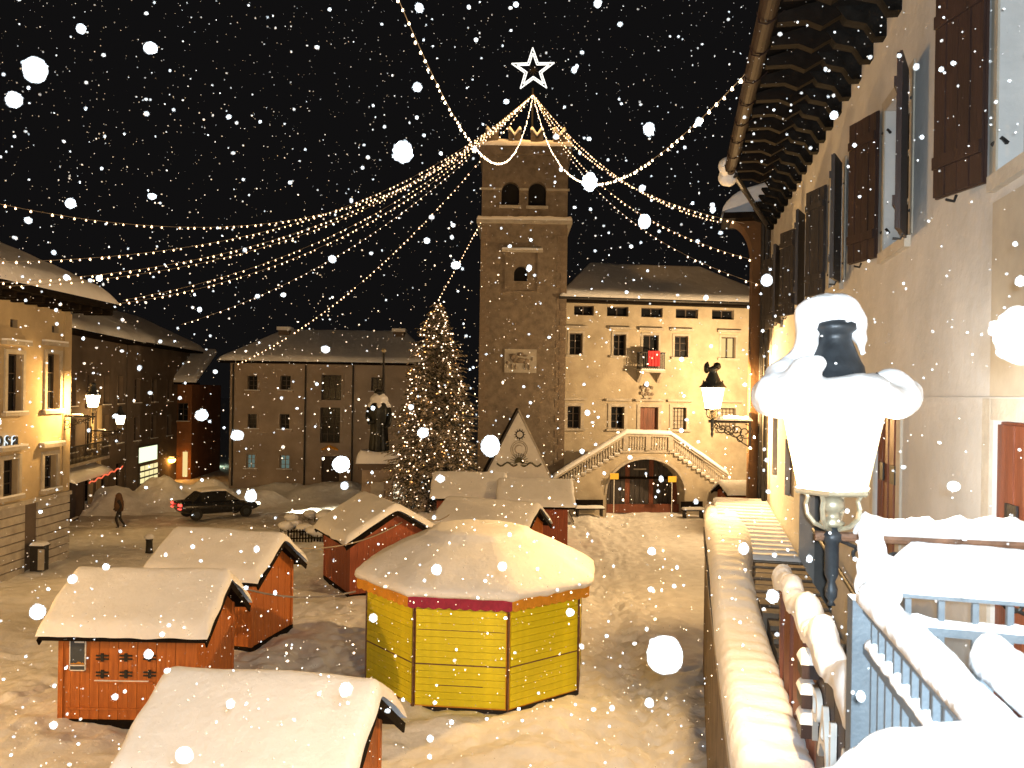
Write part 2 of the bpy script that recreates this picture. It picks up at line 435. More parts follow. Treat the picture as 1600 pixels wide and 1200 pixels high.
def scroll(mb, c, ax, r0, turns=1.4, a0=0.0, sgn=1, rad=0.012, n=28):
    """flat iron spiral in the plane of ax (horizontal unit vector) and z"""
    pts = []
    for k in range(n + 1):
        t = k / n; a = a0 + sgn * t * turns * 2 * math.pi; r = r0 * (1 - .82 * t)
        pts.append(Vector(c) + Vector(ax) * (r * math.cos(a)) + Vector((0, 0, r * math.sin(a))))
    mb.tube(pts, rad, 6)
def text_mesh(body, size, depth, mat_, offset=0.0):
    cu = bpy.data.curves.new('letter', 'FONT'); cu.body = body; cu.size = size; cu.extrude = depth; cu.offset = offset
    cu.align_x = 'CENTER'
    o = bpy.data.objects.new('letter_raw', cu); COL.objects.link(o)
    bpy.context.view_layer.update()
    me = bpy.data.meshes.new_from_object(o.evaluated_get(bpy.context.evaluated_depsgraph_get()))
    bpy.data.objects.remove(o); bpy.data.curves.remove(cu)
    me.materials.clear(); me.materials.append(mat_); me.name = 'letter'
    return me
# ------------------------------------------------------------------ ground
def gh(x, y):
    p = Vector((x, y, 0))
    z = .10 * noise.noise(p * .35) + .07 * noise.noise(p * 1.1) + .055 * noise.noise(p * 2.3) + .025 * noise.noise(p * 5.0) - .03 * max(0, noise.noise(p * 3.4 + Vector((9, 4, 0))) - .12)
    z -= .08 * max(0, .30 - abs(noise.noise(p * .9 + Vector((3, 7, 0))))) + .06 * max(0, .25 - abs(noise.noise(p * 2.0 + Vector((8, 1, 0)))))
    # trodden paths
    for (ax, ay, bx, by, w, dpt) in ((2.2, 14, 6.0, 48, 1.1, .12), (-4.6, 20, -3.5, 30, .8, .10), (-14, 26, -11, 44, 1.6, .1), (1.5, 17, -4.5, 15.5, .6, .08), (3.0, 15, 3.6, 47, .5, .10), (-12, 14, -14, 30, .9, .12), (-6.5, 26, 2.5, 30, .5, .09), (-13, 22, -9.6, 20, .5, .09), (-4.6, 14, -5.6, 22, .45, .10)):
        dx, dy = bx - ax, by - ay; t = max(0, min(1, ((x - ax) * dx + (y - ay) * dy) / (dx * dx + dy * dy)))
        dd = math.hypot(x - ax - t * dx, y - ay - t * dy)
        k = math.exp(-(dd / w) ** 2); z -= dpt * k * (1 + .9 * noise.noise(p * 4.3)); z += .05 * math.exp(-((dd - 1.6 * w) / (.5 * w)) ** 2)
    # small drifts
    for (cx, cy, r, h) in ((1.0, 17.3, 1.0, .30), (-1.2, 17.2, .9, .16), (2.9, 18.6, 1.2, .25), (-9.6, 16.6, 1.2, .14), (.5, 15.5, 1.6, .12), (-5.8, 22, 1.2, .18), (3.4, 27, 2, .18)):
        z += h * math.exp(-((x - cx) ** 2 + (y - cy) ** 2) / (r * r))
    return z
def lines(rng):
    g = []
    for (a, b, st) in rng:
        n = int(round((b - a) / st)); g += [a + (b - a) * k / n for k in range(n)]
    return g + [rng[-1][1]]
gx = lines([(-500, -60, 44), (-60, -24, 2), (-24, -12, .35), (-12, 8, .10), (8, 9, .2), (9, 30, 1.0), (30, 500, 47)])
gy = lines([(-60, 0, 10), (0, 8, 1), (8, 12, .2), (12, 31, .10), (31, 38, .2), (38, 60, .4), (60, 110, 5), (110, 560, 45)])
DENT = {}; fr = random.Random(31)
def walk(pts, wob=.25):
    for (ax, ay), (bx, by) in zip(pts, pts[1:]):
        L = math.hypot(bx - ax, by - ay); n = int(L / .36); tx, ty = (bx - ax) / L, (by - ay) / L
        for k in range(n):
            t = k / n; sd = .13 if k % 2 else -.13; w = wob * math.sin(t * 5 + ax)
            x, y = ax + (bx - ax) * t - ty * (sd + w) + fr.uniform(-.05, .05), ay + (by - ay) * t + tx * (sd + w) + fr.uniform(-.05, .05)
            for i in (-1, 0, 1):
                for j in (-1, 0, 1): DENT.setdefault((int(x // .5) + i, int(y // .5) + j), []).append((x, y, tx, ty, fr.uniform(.03, .065)))
for w_ in (((1.2, 13), (2.4, 20), (3.2, 30), (5, 44)), ((3.0, 13.5), (3.6, 24), (5.6, 38)), ((2.0, 15), (4.0, 22), (4.6, 31)), ((-3.6, 13), (-4.8, 18), (-5.0, 26), (-3, 34)), ((-12, 14), (-11.5, 20), (-12, 30), (-11, 40)), ((-10, 13), (-10.5, 19), (-9.8, 26)), ((-11.8, 17), (-9, 21.4), (-5.2, 21.5)), ((2.5, 26), (-1, 27), (-4, 26)), ((.5, 14.8), (3.2, 17.5), (3.4, 21)), ((-8, 15), (-6, 14.6), (-3, 15.8)), ((2.8, 19), (1.9, 25), (2.5, 33)), ((4.4, 19), (4.4, 26), (3.4, 34))):
    walk(w_); walk([(x + fr.uniform(-.7, .7), y) for x, y in w_], .4)
def dent(x, y):
    z = 0
    for (fx, fy, tx, ty, d) in DENT.get((int(x // .5), int(y // .5)), ()):
        u = (x - fx) * tx + (y - fy) * ty; v = -(x - fx) * ty + (y - fy) * tx; q = (u / .20) ** 2 + (v / .12) ** 2
        if q < 4: z += -d * math.exp(-q * 1.3) + .35 * d * math.exp(-((math.sqrt(q) - 1.35) / .35) ** 2)
    return max(-.16, z)
mb = MB(); ny = len(gy)
for x in gx:
    for y in gy: mb.v.append((x, y, gh(x, y) + dent(x, y) if -30 < x < 25 and 5 < y < 70 else 0.0))
for i in range(len(gx) - 1):
    for j in range(ny - 1): mb.f.append((i*ny + j, (i+1)*ny + j, (i+1)*ny + j + 1, i*ny + j + 1))
mb.build('ground', M['ground'], None, True, 'structure', recalc=False)

# the road that crosses behind the market: darker, rutted snow
mb = MB()
def road_pt(t, w):
    a, b = Vector((-30, 40.5, 0)), Vector((1.0, 47.5, 0)); p = a.lerp(b, t); n = Vector((-(b - a).y, (b - a).x, 0)).normalized()
    q = p + n * (w * 2.6); rut = -.05 * (math.exp(-((w - .35) / .12) ** 2) + math.exp(-((w + .35) / .12) ** 2))
    return (q.x, q.y, gh(q.x, q.y) + .045 + rut - .16 * max(0, (abs(w) - .72) / .28) ** 2)
NR, NWd = 60, 24
for i in range(NR + 1):
    for j in range(NWd + 1): mb.v.append(road_pt(i / NR, j / NWd * 2 - 1))
for i in range(NR):
    for j in range(NWd): mb.f.append((i*(NWd+1)+j, (i+1)*(NWd+1)+j, (i+1)*(NWd+1)+j+1, i*(NWd+1)+j+1))
mb.build('road', snow_mat('rutted_road_snow', 0.8, 2.0, 7.0, 40.0, (0.55, 0.52, 0.49), .1), None, True, 'structure', recalc=False)

# ploughed heaps along the road
def heap(balls, seed):
    mb = MB(); X0 = min(c[0] - c[3] for c in balls); X1 = max(c[0] + c[3] for c in balls); Y0 = min(c[1] - c[4] for c in balls); Y1 = max(c[1] + c[4] for c in balls)
    n, m = 70, 30
    for i in range(n + 1):
        for j in range(m + 1):
            x = X0 + (X1 - X0) * i / n; y = Y0 + (Y1 - Y0) * j / m; z = -.25
            for (cx, cy, h, rx, ry) in balls:
                q = ((x - cx) / rx) ** 2 + ((y - cy) / ry) ** 2
                z = max(z, -.25 + (h + .25) * math.exp(-q * 1.5) * 1.15) if q < 4 else z
            if z > -.2: z *= 1 + .28 * noise.noise(Vector((x * .9, y * .9, seed))) + .16 * noise.noise(Vector((x * 2.4, y * 2.4, seed)))
            mb.v.append((x, y, z))
    for i in range(n):
        for j in range(m): mb.f.append((i*(m+1)+j, (i+1)*(m+1)+j, (i+1)*(m+1)+j+1, i*(m+1)+j+1))
    return mb
heap([(-22.5, 47, 1.0, 2.9, 2.2), (-20.2, 48.6, 1.5, 2.8, 2.2), (-18.0, 49.5, 1.2, 2.8, 2.0), (-24.5, 45.6, .9, 2.4, 2), (-15.6, 50.6, .8, 2.6, 1.8)], 3.0).build('snow_bank', M['ground'], None, True, 'structure')
heap([(-11.5, 54.5, .8, 4.6, 2.6), (-7.5, 54.0, .8, 4.6, 2.6), (-15, 55.2, .6, 4.0, 2.4), (-4, 53.6, 1.0, 3.6, 2.2)], 8.0).build('snow_bank', M['ground'], None, True, 'structure')

# ------------------------------------------------------------------ town hall with the double stair
HA = math.atan2(1.75, 12.0); HO = Vector((3.12, 50.0, 0))
def hu(px, py, d=0.0): return fuv(px, py, HO, HA, d)
def hbox(x0, y0, x1, y1):
    a = hu(x0, (y0 + y1) / 2)[0]; b = hu(x1, (y0 + y1) / 2)[0]; m = (x0 + x1) / 2
    return [a, b, hu(m, y1)[1], hu(m, y0)[1]]
hall = thing('town_hall', 'cream three storey town hall with five attic openings and a double stair over an arch', 'town hall', HO, HA)
HW = 12.6; HT = hu(1030, 477)[1]
attic = [hbox(897, 480, 928, 494), hbox(948.5, 480, 982, 495), hbox(1002, 481, 1035.5, 495.5), hbox(1056, 481, 1091, 496.5), hbox(1112.5, 482, 1147, 498)]
upper = [hbox(890, 522, 910, 555), hbox(958.6, 523, 978, 556), hbox(1004.5, 524, 1028.6, 578), hbox(1054, 524.5, 1075, 558), hbox(1126.5, 525, 1149, 559)]
lower = [hbox(886.7, 633, 907, 666.5), hbox(954.7, 634, 975, 668.6), hbox(1000, 636, 1028, 677), hbox(1050.7, 638, 1072, 672.5), hbox(1125, 640, 1149, 674)]
for row in (attic, upper, lower):
    z0 = sum(h[2] for h in row if h is not row[2]) / 4; z1 = sum(h[3] for h in row) / 5
    for k, h in enumerate(row): h[3] = z1; h[2] = z0 if k != 2 or row is attic else h[2]
side_arch = [hu(884, 700)[0], hu(955, 700)[0], 0.0, hu(920, 668)[1] + .1, 'arch']
big_arch = [hu(948, 760)[0], hu(1069, 760)[0], -.2, 3.1, 1.9]
low_sq = [hu(1114, 780)[0], hu(1172, 780)[0], -.2, 1.3]
w = wall_holes(MB(), fac, 0, HW, -.3, HT, [tuple(h) for h in attic + upper + lower] + [tuple(big_arch)], .35)
w.quad((0, 0, -.3), (0, 9, -.3), (0, 9, HT), (0, 0, HT)); w.quad((HW, 0, -.3), (HW, 9, -.3), (HW, 9, HT), (HW, 0, HT)); w.quad((0, 9, -.3), (HW, 9, -.3), (HW, 9, HT), (0, 9, HT))
w.build('wall', M['plaster_hall'], hall)
MB().box(.2, HW - .2, 3.0, 3.1, -.2, HT - .2).build('inner_wall', M['dark'], hall)
for h in attic: window(hall, fac, h, .3, M['pane'], M['frame_dark'], 2, 1)
for k, h in enumerate(upper):
    if k == 2: window(hall, fac, h, .3, M['pane'], M['shutter'], 2, 1)
    else: window(hall, fac, h, .3, M['g_window'] if k == 4 else M['pane'], M['shutter'] if k == 4 else M['frame_dark'], 2, 1 if k == 4 else 3, bar=.05 if k == 4 else .03)
    surround(hall, fac, h, M['stone'], .13, k != 2, True, False)
for k, h in enumerate(lower):
    if k == 2:
        dm = MB()
        n = 8
        for j in range(n):
            u0 = h[0] + (h[1] - h[0]) * j / n; dm.fbox(fac, u0 + .004, h[0] + (h[1] - h[0]) * (j + 1) / n - .004, h[2], h[3], .22 + .01 * (j % 2), .27)
        dm.build('door', M['door'], hall)
    else: window(hall, fac, h, .3, M['pane'] if k < 3 else M['frame_pale'], M['frame_dark'], 4 if k >= 3 else 2, 5 if k >= 3 else 3, bar=.018 if k >= 3 else .03)
    surround(hall, fac, h, M['stone'], .2, k != 2, True, False, .06)
# eaves, gutter, roof and its snow
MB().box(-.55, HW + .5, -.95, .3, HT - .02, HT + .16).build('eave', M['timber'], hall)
MB().tube([(-.6, -1.0, HT + .17), (HW + .55, -1.0, HT + .17)], .09, 8).build('gutter', M['iron'], hall)
RZ = HT + 3.3
def hall_roof(u, v):
    y = -1.05 + v * 5.6; inset = max(0, (y + 1.05)) * .55
    return (-.6 + inset + u * (HW + 1.2 - 2 * inset), y, HT + .2 + (y + 1.05) * .47)
MB().quad(hall_roof(0, 0), hall_roof(1, 0), hall_roof(1, 1), hall_roof(0, 1)).quad(hall_roof(0, 0), hall_roof(0, 1), (-.6, 9.5, HT + .2)).quad(hall_roof(1, 0), hall_roof(1, 1), (HW + .6, 9.5, HT + .2)).build('roof', M['roof'], hall)
snow_slab(hall_roof, .42, 40, 12, .10, 1.0, (.03, .03, .06, .05), .6).build('roof_snow', M['snow'], hall, True)
MB().tube([(HW - .45, -.14, .4), (HW - .45, -.14, HT)], .07, 8).build('downpipe', M['iron'], hall)
# balcony with the banner
b0, b1 = hu(994, 560)[0], hu(1032, 560)[0]; bz = hu(1014, 579)[1]
bs = MB().box(b0, b1, -1.0, .02, bz - .14, bz).build('balcony_floor', M['stone'], hall)
snow_slab(lambda u, v: (b0 + u * (b1 - b0), -1.0 + v, bz - .01), .12, 6, 4, .1, 2, (.1, .1, .1, .02)).build('balcony_snow', M['snow'], bs, True)
for u in (b0 + .15, b1 - .15):
    MB().prism(lambda a, z, d: (d, a, z), [(-.85, bz - .14), (0, bz - .14), (0, bz - .75)], u - .09, u + .09).build('bracket', M['stone'], hall)
rl = MB(); rz = bz + 1.05
for (a, b) in (((b0 + .03, -.97, rz), (b1 - .03, -.97, rz)), ((b0 + .03, -.97, rz), (b0 + .03, 0, rz)), ((b1 - .03, -.97, rz), (b1 - .03, 0, rz)), ((b0 + .03, -.97, bz + .12), (b1 - .03, -.97, bz + .12))): rl.bar(a, b, .05)
rl.build('railing', M['iron'], hall)
bal = MB().bar((0, 0, bz), (0, 0, rz), .028).mesh('bar', M['iron'])
for k in range(11): put('bar', bal, hall, loc=(b0 + .06 + (b1 - b0 - .12) * k / 10, -.97, 0))
for k in range(1, 6):
    for u in (b0 + .03, b1 - .03): put('bar', bal, hall, loc=(u, -.97 * k / 6, 0))
q0, q1 = hu(1004.5, 560)[0], hu(1023, 560)[0]; zt, zb = hu(1014, 550)[1], hu(1014, 573)[1]
bn = MB(); NB = 12
for i in range(NB + 1):
    for z in (zt + .02, (zt + zb) / 2, zb):
        bn.v.append((q0 + (q1 - q0) * i / NB, -1.03 - .025 * math.sin(i * 1.9) * (1 if z < zt else .3), z))
for i in range(NB):
    for j in range(2): bn.f.append((i*3+j, (i+1)*3+j, (i+1)*3+j+1, i*3+j+1))
o = bn.build('banner', M['red'], None); o.location = HO; o.rotation_euler = (0, 0, HA)
m_ = o.modifiers.new('t', 'SOLIDIFY'); m_.thickness = .012
tag(o, 'red cloth banner hung over the little iron balcony', 'banner')
# carved coat of arms
cu, cz = hu(1010, 613)
ca = MB().prism(fac, [(cu - .28, cz + .3), (cu + .28, cz + .3), (cu + .28, cz - .05), (cu + .15, cz - .32), (cu, cz - .42), (cu - .15, cz - .32), (cu - .28, cz - .05)], -.10, .0).build('coat_of_arms', M['stone'], hall)
m2 = MB()
for (du, dz, r) in ((0, .42, .16), (-.3, .3, .12), (.3, .28, .12), (-.33, -.05, .1), (.33, -.1, .1), (-.2, -.42, .09), (.22, -.4, .09), (0, .1, .16), (-.1, -.12, .11), (.12, -.1, .12)):
    m2.ico((cu + du, -.1, cz + dz), r, 2, (1, .55, 1), .12)
m2.build('carving', M['rubble'], ca)

# the stair: one thing on its own, standing 2.2 m in front of the wall
SD = -2.3
st = thing('double_stair', 'stone double stair with snowy balustrade climbing over an arched gateway', 'staircase', HO, HA)
def su(px, py): return fuv(px, py, HO, HA, SD)
L0, R0 = su(977, 703), su(1046, 704); LB, RB = su(896, 750), su(1114, 753)
zl = (L0[1] + R0[1]) / 2
ar0, ar1 = su(948, 760)[0], su(1070, 760)[0]; arz = su(1008, 717.5)[1]; arR = 2.0
ls, rs = (L0[0] - LB[0]), (RB[0] - R0[0])
lx0 = LB[0] - (LB[1] / (zl - LB[1])) * ls; rx1 = RB[0] + (RB[1] / (zl - RB[1])) * rs
fm = MB()
N = 24; arc = [((ar0 + ar1) / 2 + (ar1 - ar0) / 2 * math.cos(math.pi * (1 - k / N)), arz - arR + arR * math.sin(math.pi * k / N)) for k in range(N + 1)]
def top(u):
    if u < L0[0]: return max(0, zl * (u - lx0) / (L0[0] - lx0))
    if u > R0[0]: return max(0, zl * (rx1 - u) / (rx1 - R0[0]))
    return zl
for d in (SD, SD + .35, ):
    pts = [(lx0, 0), (ar0, 0)] + arc + [(ar1, 0), (rx1, 0), (R0[0], zl), (L0[0], zl)]
    us = sorted({lx0, ar0, ar1, rx1, R0[0], L0[0], *[a[0] for a in arc]})
    for a, b in zip(us, us[1:]):
        def lo(u):
            if u < ar0 or u > ar1: return -.2
            q = max(0, 1 - ((u - (ar0 + ar1) / 2) / ((ar1 - ar0) / 2)) ** 2); return arz - arR + arR * math.sqrt(q)
        m_ = (a + b) / 2
        if m_ < ar0 or m_ > ar1: fm.quad((a, d, -.2), (b, d, -.2), (b, d, top(b) - .02), (a, d, top(a) - .02))
        else: fm.quad((a, d, lo(a)), (b, d, lo(b)), (b, d, top(b) - .02), (a, d, top(a) - .02))
for p, q in zip(arc, arc[1:]): fm.quad((p[0], SD, p[1]), (q[0], SD, q[1]), (q[0], -.01, q[1]), (p[0], -.01, p[1]))
for u in (ar0, ar1): fm.quad((u, SD, -.2), (u, -.01, -.2), (u, -.01, arc[0][1]), (u, SD, arc[0][1]))
fm.build('stair_wall', M['plaster_hall'], st)
am = MB()
for p, q in zip(arc, arc[1:]):
    cx, cz_ = (ar0 + ar1) / 2, arz - arR
    def o_(p): return (p[0] + (p[0] - cx) * .05, p[1] + max(0, p[1] - cz_) * .09)
    P_, Q_ = o_(p), o_(q)
    am.hexa([(p[0], SD - .05, p[1]), (q[0], SD - .05, q[1]), (Q_[0], SD - .05, Q_[1]), (P_[0], SD - .05, P_[1]), (p[0], SD + .02, p[1]), (q[0], SD + .02, q[1]), (Q_[0], SD + .02, Q_[1]), (P_[0], SD + .02, P_[1])])
am.build('arch_ring', M['stone'], st)
MB().box(L0[0], R0[0], SD - .06, -.02, zl - .14, zl + .02).build('landing', M['stone'], st)
NS = 20
for (x0, x1) in ((lx0, L0[0]), (rx1, R0[0])):
    dxs = (x1 - x0) / NS; rise = zl / NS
    sm = MB().box(min(0, dxs) , max(0, dxs), SD - .10, -.05, -.12, 0).mesh('step', M['stone'])
    ss = MB().box(min(0, dxs) + .01, max(0, dxs) - .01, SD - .09, -.06, .001, .06).mesh('step_snow', M['snow'])
    for k in range(1, NS):
        o = put('step', sm, st, loc=(x0 + dxs * k, 0, rise * (k + 1) - .02)); put('step_snow', ss, o)
rails = []
RT = (su(977, 675), su(1047, 677)); RL, RR = su(861, 746), su(1139, 741)
rail_pts = [RL, RT[0], RT[1], RR]
for a, b in zip(rail_pts, rail_pts[1:]):
    MB().bar((a[0], SD, a[1] - .16), (b[0], SD, b[1] - .16), .26, .14).build('handrail', M['stone'], st)
snow_on_path([(p[0], SD, p[1] - .10) for p in rail_pts], .36, .26, .12, 4.0, .12, 1.5).build('handrail_snow', M['snow'], st, True)
bm_ = MB().lathe([(.075, 0), (.075, .06), (.045, .1), (.085, .26), (.075, .36), (.04, .55), (.06, .66), (.075, .7), (.075, .76)], 8).mesh('baluster', M['stone'], True)
def baluster_row(a, b, za, zb, n):
    for k in range(n):
        t = (k + .5) / n; put('baluster', bm_, st, loc=(a + (b - a) * t, SD, za + (zb - za) * t))
baluster_row(RL[0] + .3, RT[0][0] - .25, RL[1] - .98, RT[0][1] - .98, 24)
baluster_row(RT[0][0] + .2, (RT[0][0] + RT[1][0]) / 2 - .2, zl + .02, zl + .02, 6)
baluster_row((RT[0][0] + RT[1][0]) / 2 + .2, RT[1][0] - .2, zl + .02, zl + .02, 6)
baluster_row(RT[1][0] + .25, RR[0] - .3, RT[1][1] - .98, RR[1] - .98, 24)
for u, z in ((RT[0][0], zl), (RT[1][0], zl), ((RT[0][0] + RT[1][0]) / 2, zl), (RL[0] + .1, max(0, RL[1] - 1.1)), (RR[0] - .1, max(0, RR[1] - 1.1))):
    MB().box(u - .14, u + .14, SD - .14, SD + .14, z, z + .82).build('newel', M['stone'], st)
# gate in the arch
gt = thing('arched_gate', 'dark timber and iron gate closing the arch under the double stair', 'gate', HO, HA)
gy_ = SD + 1.3; gw = ar1 - ar0
for k in range(16):
    u = ar0 + gw * (k + .5) / 16; q = 1 - ((u - (ar0 + ar1) / 2) / (gw / 2)) ** 2; zt_ = arz - arR + arR * math.sqrt(max(0, q)) - .05
    MB().box(u - gw / 32 + .012, u + gw / 32 - .012, gy_ + .02 * (k % 2), gy_ + .06 + .02 * (k % 2), .02, zt_).build('plank', M['shutter_grey'] if k % 5 else M['door'], gt)
MB().box(ar0 + .05, ar1 - .05, gy_ - .06, gy_ - .002, 1.95, 2.1).build('rail', M['timber'], gt)
MB().box(ar0 + gw * .42, ar0 + gw * .58, gy_ - .1, gy_ - .003, 2.5, 2.58).build('ledge', M['stone'], gt)
MB().box(ar0 + .02, ar1 - .02, gy_ - .4, gy_ - .3, .0, .5).build('kick_board', M['door'], gt)
for (px, py, lab) in ((958, 743.5, 'small yellow notice on a stick at the left side of the dark arch'), (1048, 748, 'small yellow notice on a stick at the right side of the dark arch')):
    u, z = su(px, py)
    s = thing('notice_sign', lab, 'sign', HO + Vector((u * math.cos(HA) - (SD - .25) * math.sin(HA), u * math.sin(HA) + (SD - .25) * math.cos(HA), 0)), HA, 'yellow notices by the arch')
    MB().box(-.02, .02, 0, .04, 0, z).build('post', M['white'], s)
    MB().box(-.25, .25, -.03, -.002, z - .17, z + .17).build('board', M['yellow_sign'], s)
# benches beside the arch
for (px, py, lab, wd) in ((921, 790, 'dark snow covered bench left of the arched gate', 1.7), (1083, 794, 'snow covered bench right of the arched gate', 1.3)):
    g = P(px, py, 47.4); s = thing('bench', lab, 'bench', (g.x, g.y, .02), HA, 'benches by the arched gate')
    MB().box(-wd/2, wd/2, -.22, .22, .40, .46).build('seat', M['timber'], s); MB().box(-wd/2, wd/2, .2, .25, .55, .9).build('backrest', M['timber'], s)
    for sx in (-1, 1): MB().box(sx * (wd/2 - .15) - .04, sx * (wd/2 - .15) + .04, -.2, .25, 0, .399).build('leg', M['iron'], s)
    snow_slab(lambda u, v: (-wd/2 + u * wd, -.22 + v * .42, .461), .14, 10, 4, .15, 3, (.1, .1, .2, .2)).build('seat_snow', M['snow'], s, True)

# ------------------------------------------------------------------ bell tower
TX0, TX1, TY = -1.95, 3.10, 49.0
tw = thing('bell_tower', 'tall square stone bell tower with twin arched openings and swallow tail battlements', 'tower', (TX0, TY, 0))
TWW = TX1 - TX0
def tu(px, py): return fuv(px, py, (TX0, TY, 0), 0.0)
def tbox(x0, y0, x1, y1): return [tu(x0, y1)[0], tu(x1, y1)[0], tu(x0, y1)[1], tu(x1, y0)[1]]
TT = tu(825, 243)[1]; ZL = tu(820, 345)[1]
bel = [tbox(783, 284, 811, 337) + ['arch'], tbox(825, 284, 853, 338) + ['arch']]
ocu = tbox(803, 416, 824, 439) + ['arch']
w = wall_holes(MB(), fac, 0, TWW, -.3, TT, [tuple(h) for h in bel] + [tuple(ocu)], .5)
for (x, s_) in ((0, 1), (TWW, -1)): w.quad((x, 0, -.3), (x, 5, -.3), (x, 5, TT), (x, 0, TT))
w.quad((0, 5, -.3), (TWW, 5, -.3), (TWW, 5, TT), (0, 5, TT)); w.quad((0, 0, TT), (TWW, 0, TT), (TWW, 5, TT), (0, 5, TT))
w.build('wall', M['rubble'], tw)
MB().box(.3, TWW - .3, 1.0, 1.1, ocu[2] - .5, TT - .5).build('inner_wall', M['dark'], tw)
# quoins on both corners
qm = [MB().box(-.025, .55, -.025, .12, 0, .42).mesh('quoin', M['quoin']), MB().box(-.025, .34, -.025, .12, 0, .42).mesh('quoin', M['quoin'])]
for k in range(int(ZL / .44)): put('quoin', qm[k % 2], tw, loc=(0, 0, k * .44))
qr = [MB().box(-.55, .025, -.025, .12, 0, .42).mesh('quoin', M['quoin']), MB().box(-.34, .025, -.025, .12, 0, .42).mesh('quoin', M['quoin'])]
for k in range(int(ZL / .44)): put('quoin', qr[k % 2], tw, loc=(TWW, 0, k * .44))
for h in bel:
    MB().fbox(fac, h[0] - .12, h[1] + .12, h[2] + .45, h[2] + .62, -.08, .3).build('sill', M['stone'], tw)
    MB().fbox(fac, h[0], h[1], h[2], h[2] + .44, .05, .2).build('parapet', M['rubble'], tw)
zs_ = tu(820, 296)[1]
for (a, b) in ((-.1, bel[0][0]), (bel[0][1], bel[1][0]), (bel[1][1], TWW + .1)): MB().fbox(fac, a, b, zs_ - .06, zs_ + .06, -.09, .02).build('string_course', M['stone'], tw)
lg = MB().box(-.28, TWW + .28, -.28, 5.28, ZL - .18, ZL).build('ledge', M['stone'], tw)
def ledge_pt(u, v): return (-.28 + u * (TWW + .56), -.28 + v * .5, ZL)
snow_slab(ledge_pt, .24, 40, 4, .45, 5, (.02, .02, .4, .05), 1.0).build('ledge_snow', M['snow'], lg, True)
hz = tu(815, 391); h0, h1 = tu(784, 391)[0], tu(848, 391)[0]
hd = MB().box(h0, h1, -.22, .0, hz[1] - .12, hz[1]).build('lintel', M['stone'], tw)
snow_slab(lambda u, v: (h0 + u * (h1 - h0), -.22 + v * .22, hz[1]), .14, 20, 3, .2, 6, (.03, .03, .3, .05)).build('lintel_snow', M['snow'], hd, True)
pz = tu(815, 456)[1]
MB().box(h0 + .2, h1 - .2, -.06, .0, pz - .05, pz + .05).box(h0 + .2, h0 + .3, -.06, 0, pz + .05, hz[1] - .12).box(h1 - .3, h1 - .2, -.06, 0, pz + .05, hz[1] - .12).build('panel_frame', M['rubble'], tw)
# carved lion panel
lb = tbox(788, 546, 838, 582); lc = ((lb[0] + lb[1]) / 2, (lb[2] + lb[3]) / 2); lw = lb[1] - lb[0]; lh = lb[3] - lb[2]
lp = MB().fbox(fac, lb[0], lb[1], lb[2], lb[3], -.05, 0).build('relief_panel', M['stone'], tw)
lm = MB()
for (du, dz, r, sx, sz) in ((-.05, .02, .30, 1.9, .8), (.32, -.02, .26, 1.2, .9), (-.42, .22, .30, 1, 1), (-.55, .30, .16, 1, .9), (-.30, .10, .3, 1, 1.1), (-.5, -.32, .1, .8, 2.4), (-.28, -.34, .1, .8, 2.2), (.28, -.34, .11, .8, 2.2), (.5, -.34, .11, .8, 2.2), (.0, .38, .2, 1.6, .8), (.25, .30, .15, 1.6, .7), (.66, .12, .08, .7, 2.2), (-.75, -.1, .12, 1, 1.3)):
    lm.ico((lc[0] + du * lw * .55, -.06, lc[1] + dz * lh * .75), r * .95, 2, (sx * .75, .45, sz * .75), .06)
lm.build('lion', M['rubble'], lp, True)
# battlements
tw_top = TT
pm = MB()
for (x0, x1, y0, y1) in ((-.2, TWW + .2, -.2, .25), (-.2, TWW + .2, 4.75, 5.2), (-.2, .25, .25, 4.75), (TWW - .25, TWW + .2, .25, 4.75)): pm.box(x0, x1, y0, y1, tw_top + .003, tw_top + .5)
pm.build('parapet', M['rubble'], tw)
snow_slab(lambda u, v: (-.25 + u * (TWW + .5), -.26 + v * .7, tw_top + .5 - .25 * (1 - abs(2 * u - 1)) * 0), .40, 40, 5, .25, 9, (.02, .02, .35, .2), 1.0).build('parapet_snow', M['snow'], tw, True)
sil = [(-.36, 0), (.36, 0), (.36, .95), (.12, .72), (0, .55), (-.12, .72), (-.36, .95)]
mer = MB().prism(lambda u, z, d: (u, d, z), sil, -.2, .2).mesh('merlon', M['rubble'])
mer2 = MB().prism(lambda u, z, d: (d, u, z), sil, -.2, .2).mesh('merlon', M['rubble'])
def msnow(sw, seed):
    f = snow_slab(lambda u, v: ((-.40 + u * .8) if not sw else (-.24 + v * .48), (-.24 + v * .48) if not sw else (-.40 + u * .8), .95 - .36 * max(0, 1 - abs(2 * u - 1) * 1.5)), .24, 10, 4, .15, seed, (.15, .15, .3, .3))
    return f.mesh('merlon_snow', M['snow'], True)
ms = [msnow(False, 1), msnow(True, 2)]
for k in range(4):
    x = .55 + k * (TWW - 1.1) / 3
    for y, me, s_ in ((.02, mer, ms[0]), (4.98, mer, ms[0])):
        o = put('merlon', me, tw, loc=(x, y, tw_top + .5)); put('merlon_snow', s_, o)
for k in range(1, 3):
    y = .55 + k * (3.9) / 3
    for x in (.02, TWW - .02):
        o = put('merlon', mer2, tw, loc=(x, y, tw_top + .5)); put('merlon_snow', ms[1], o)

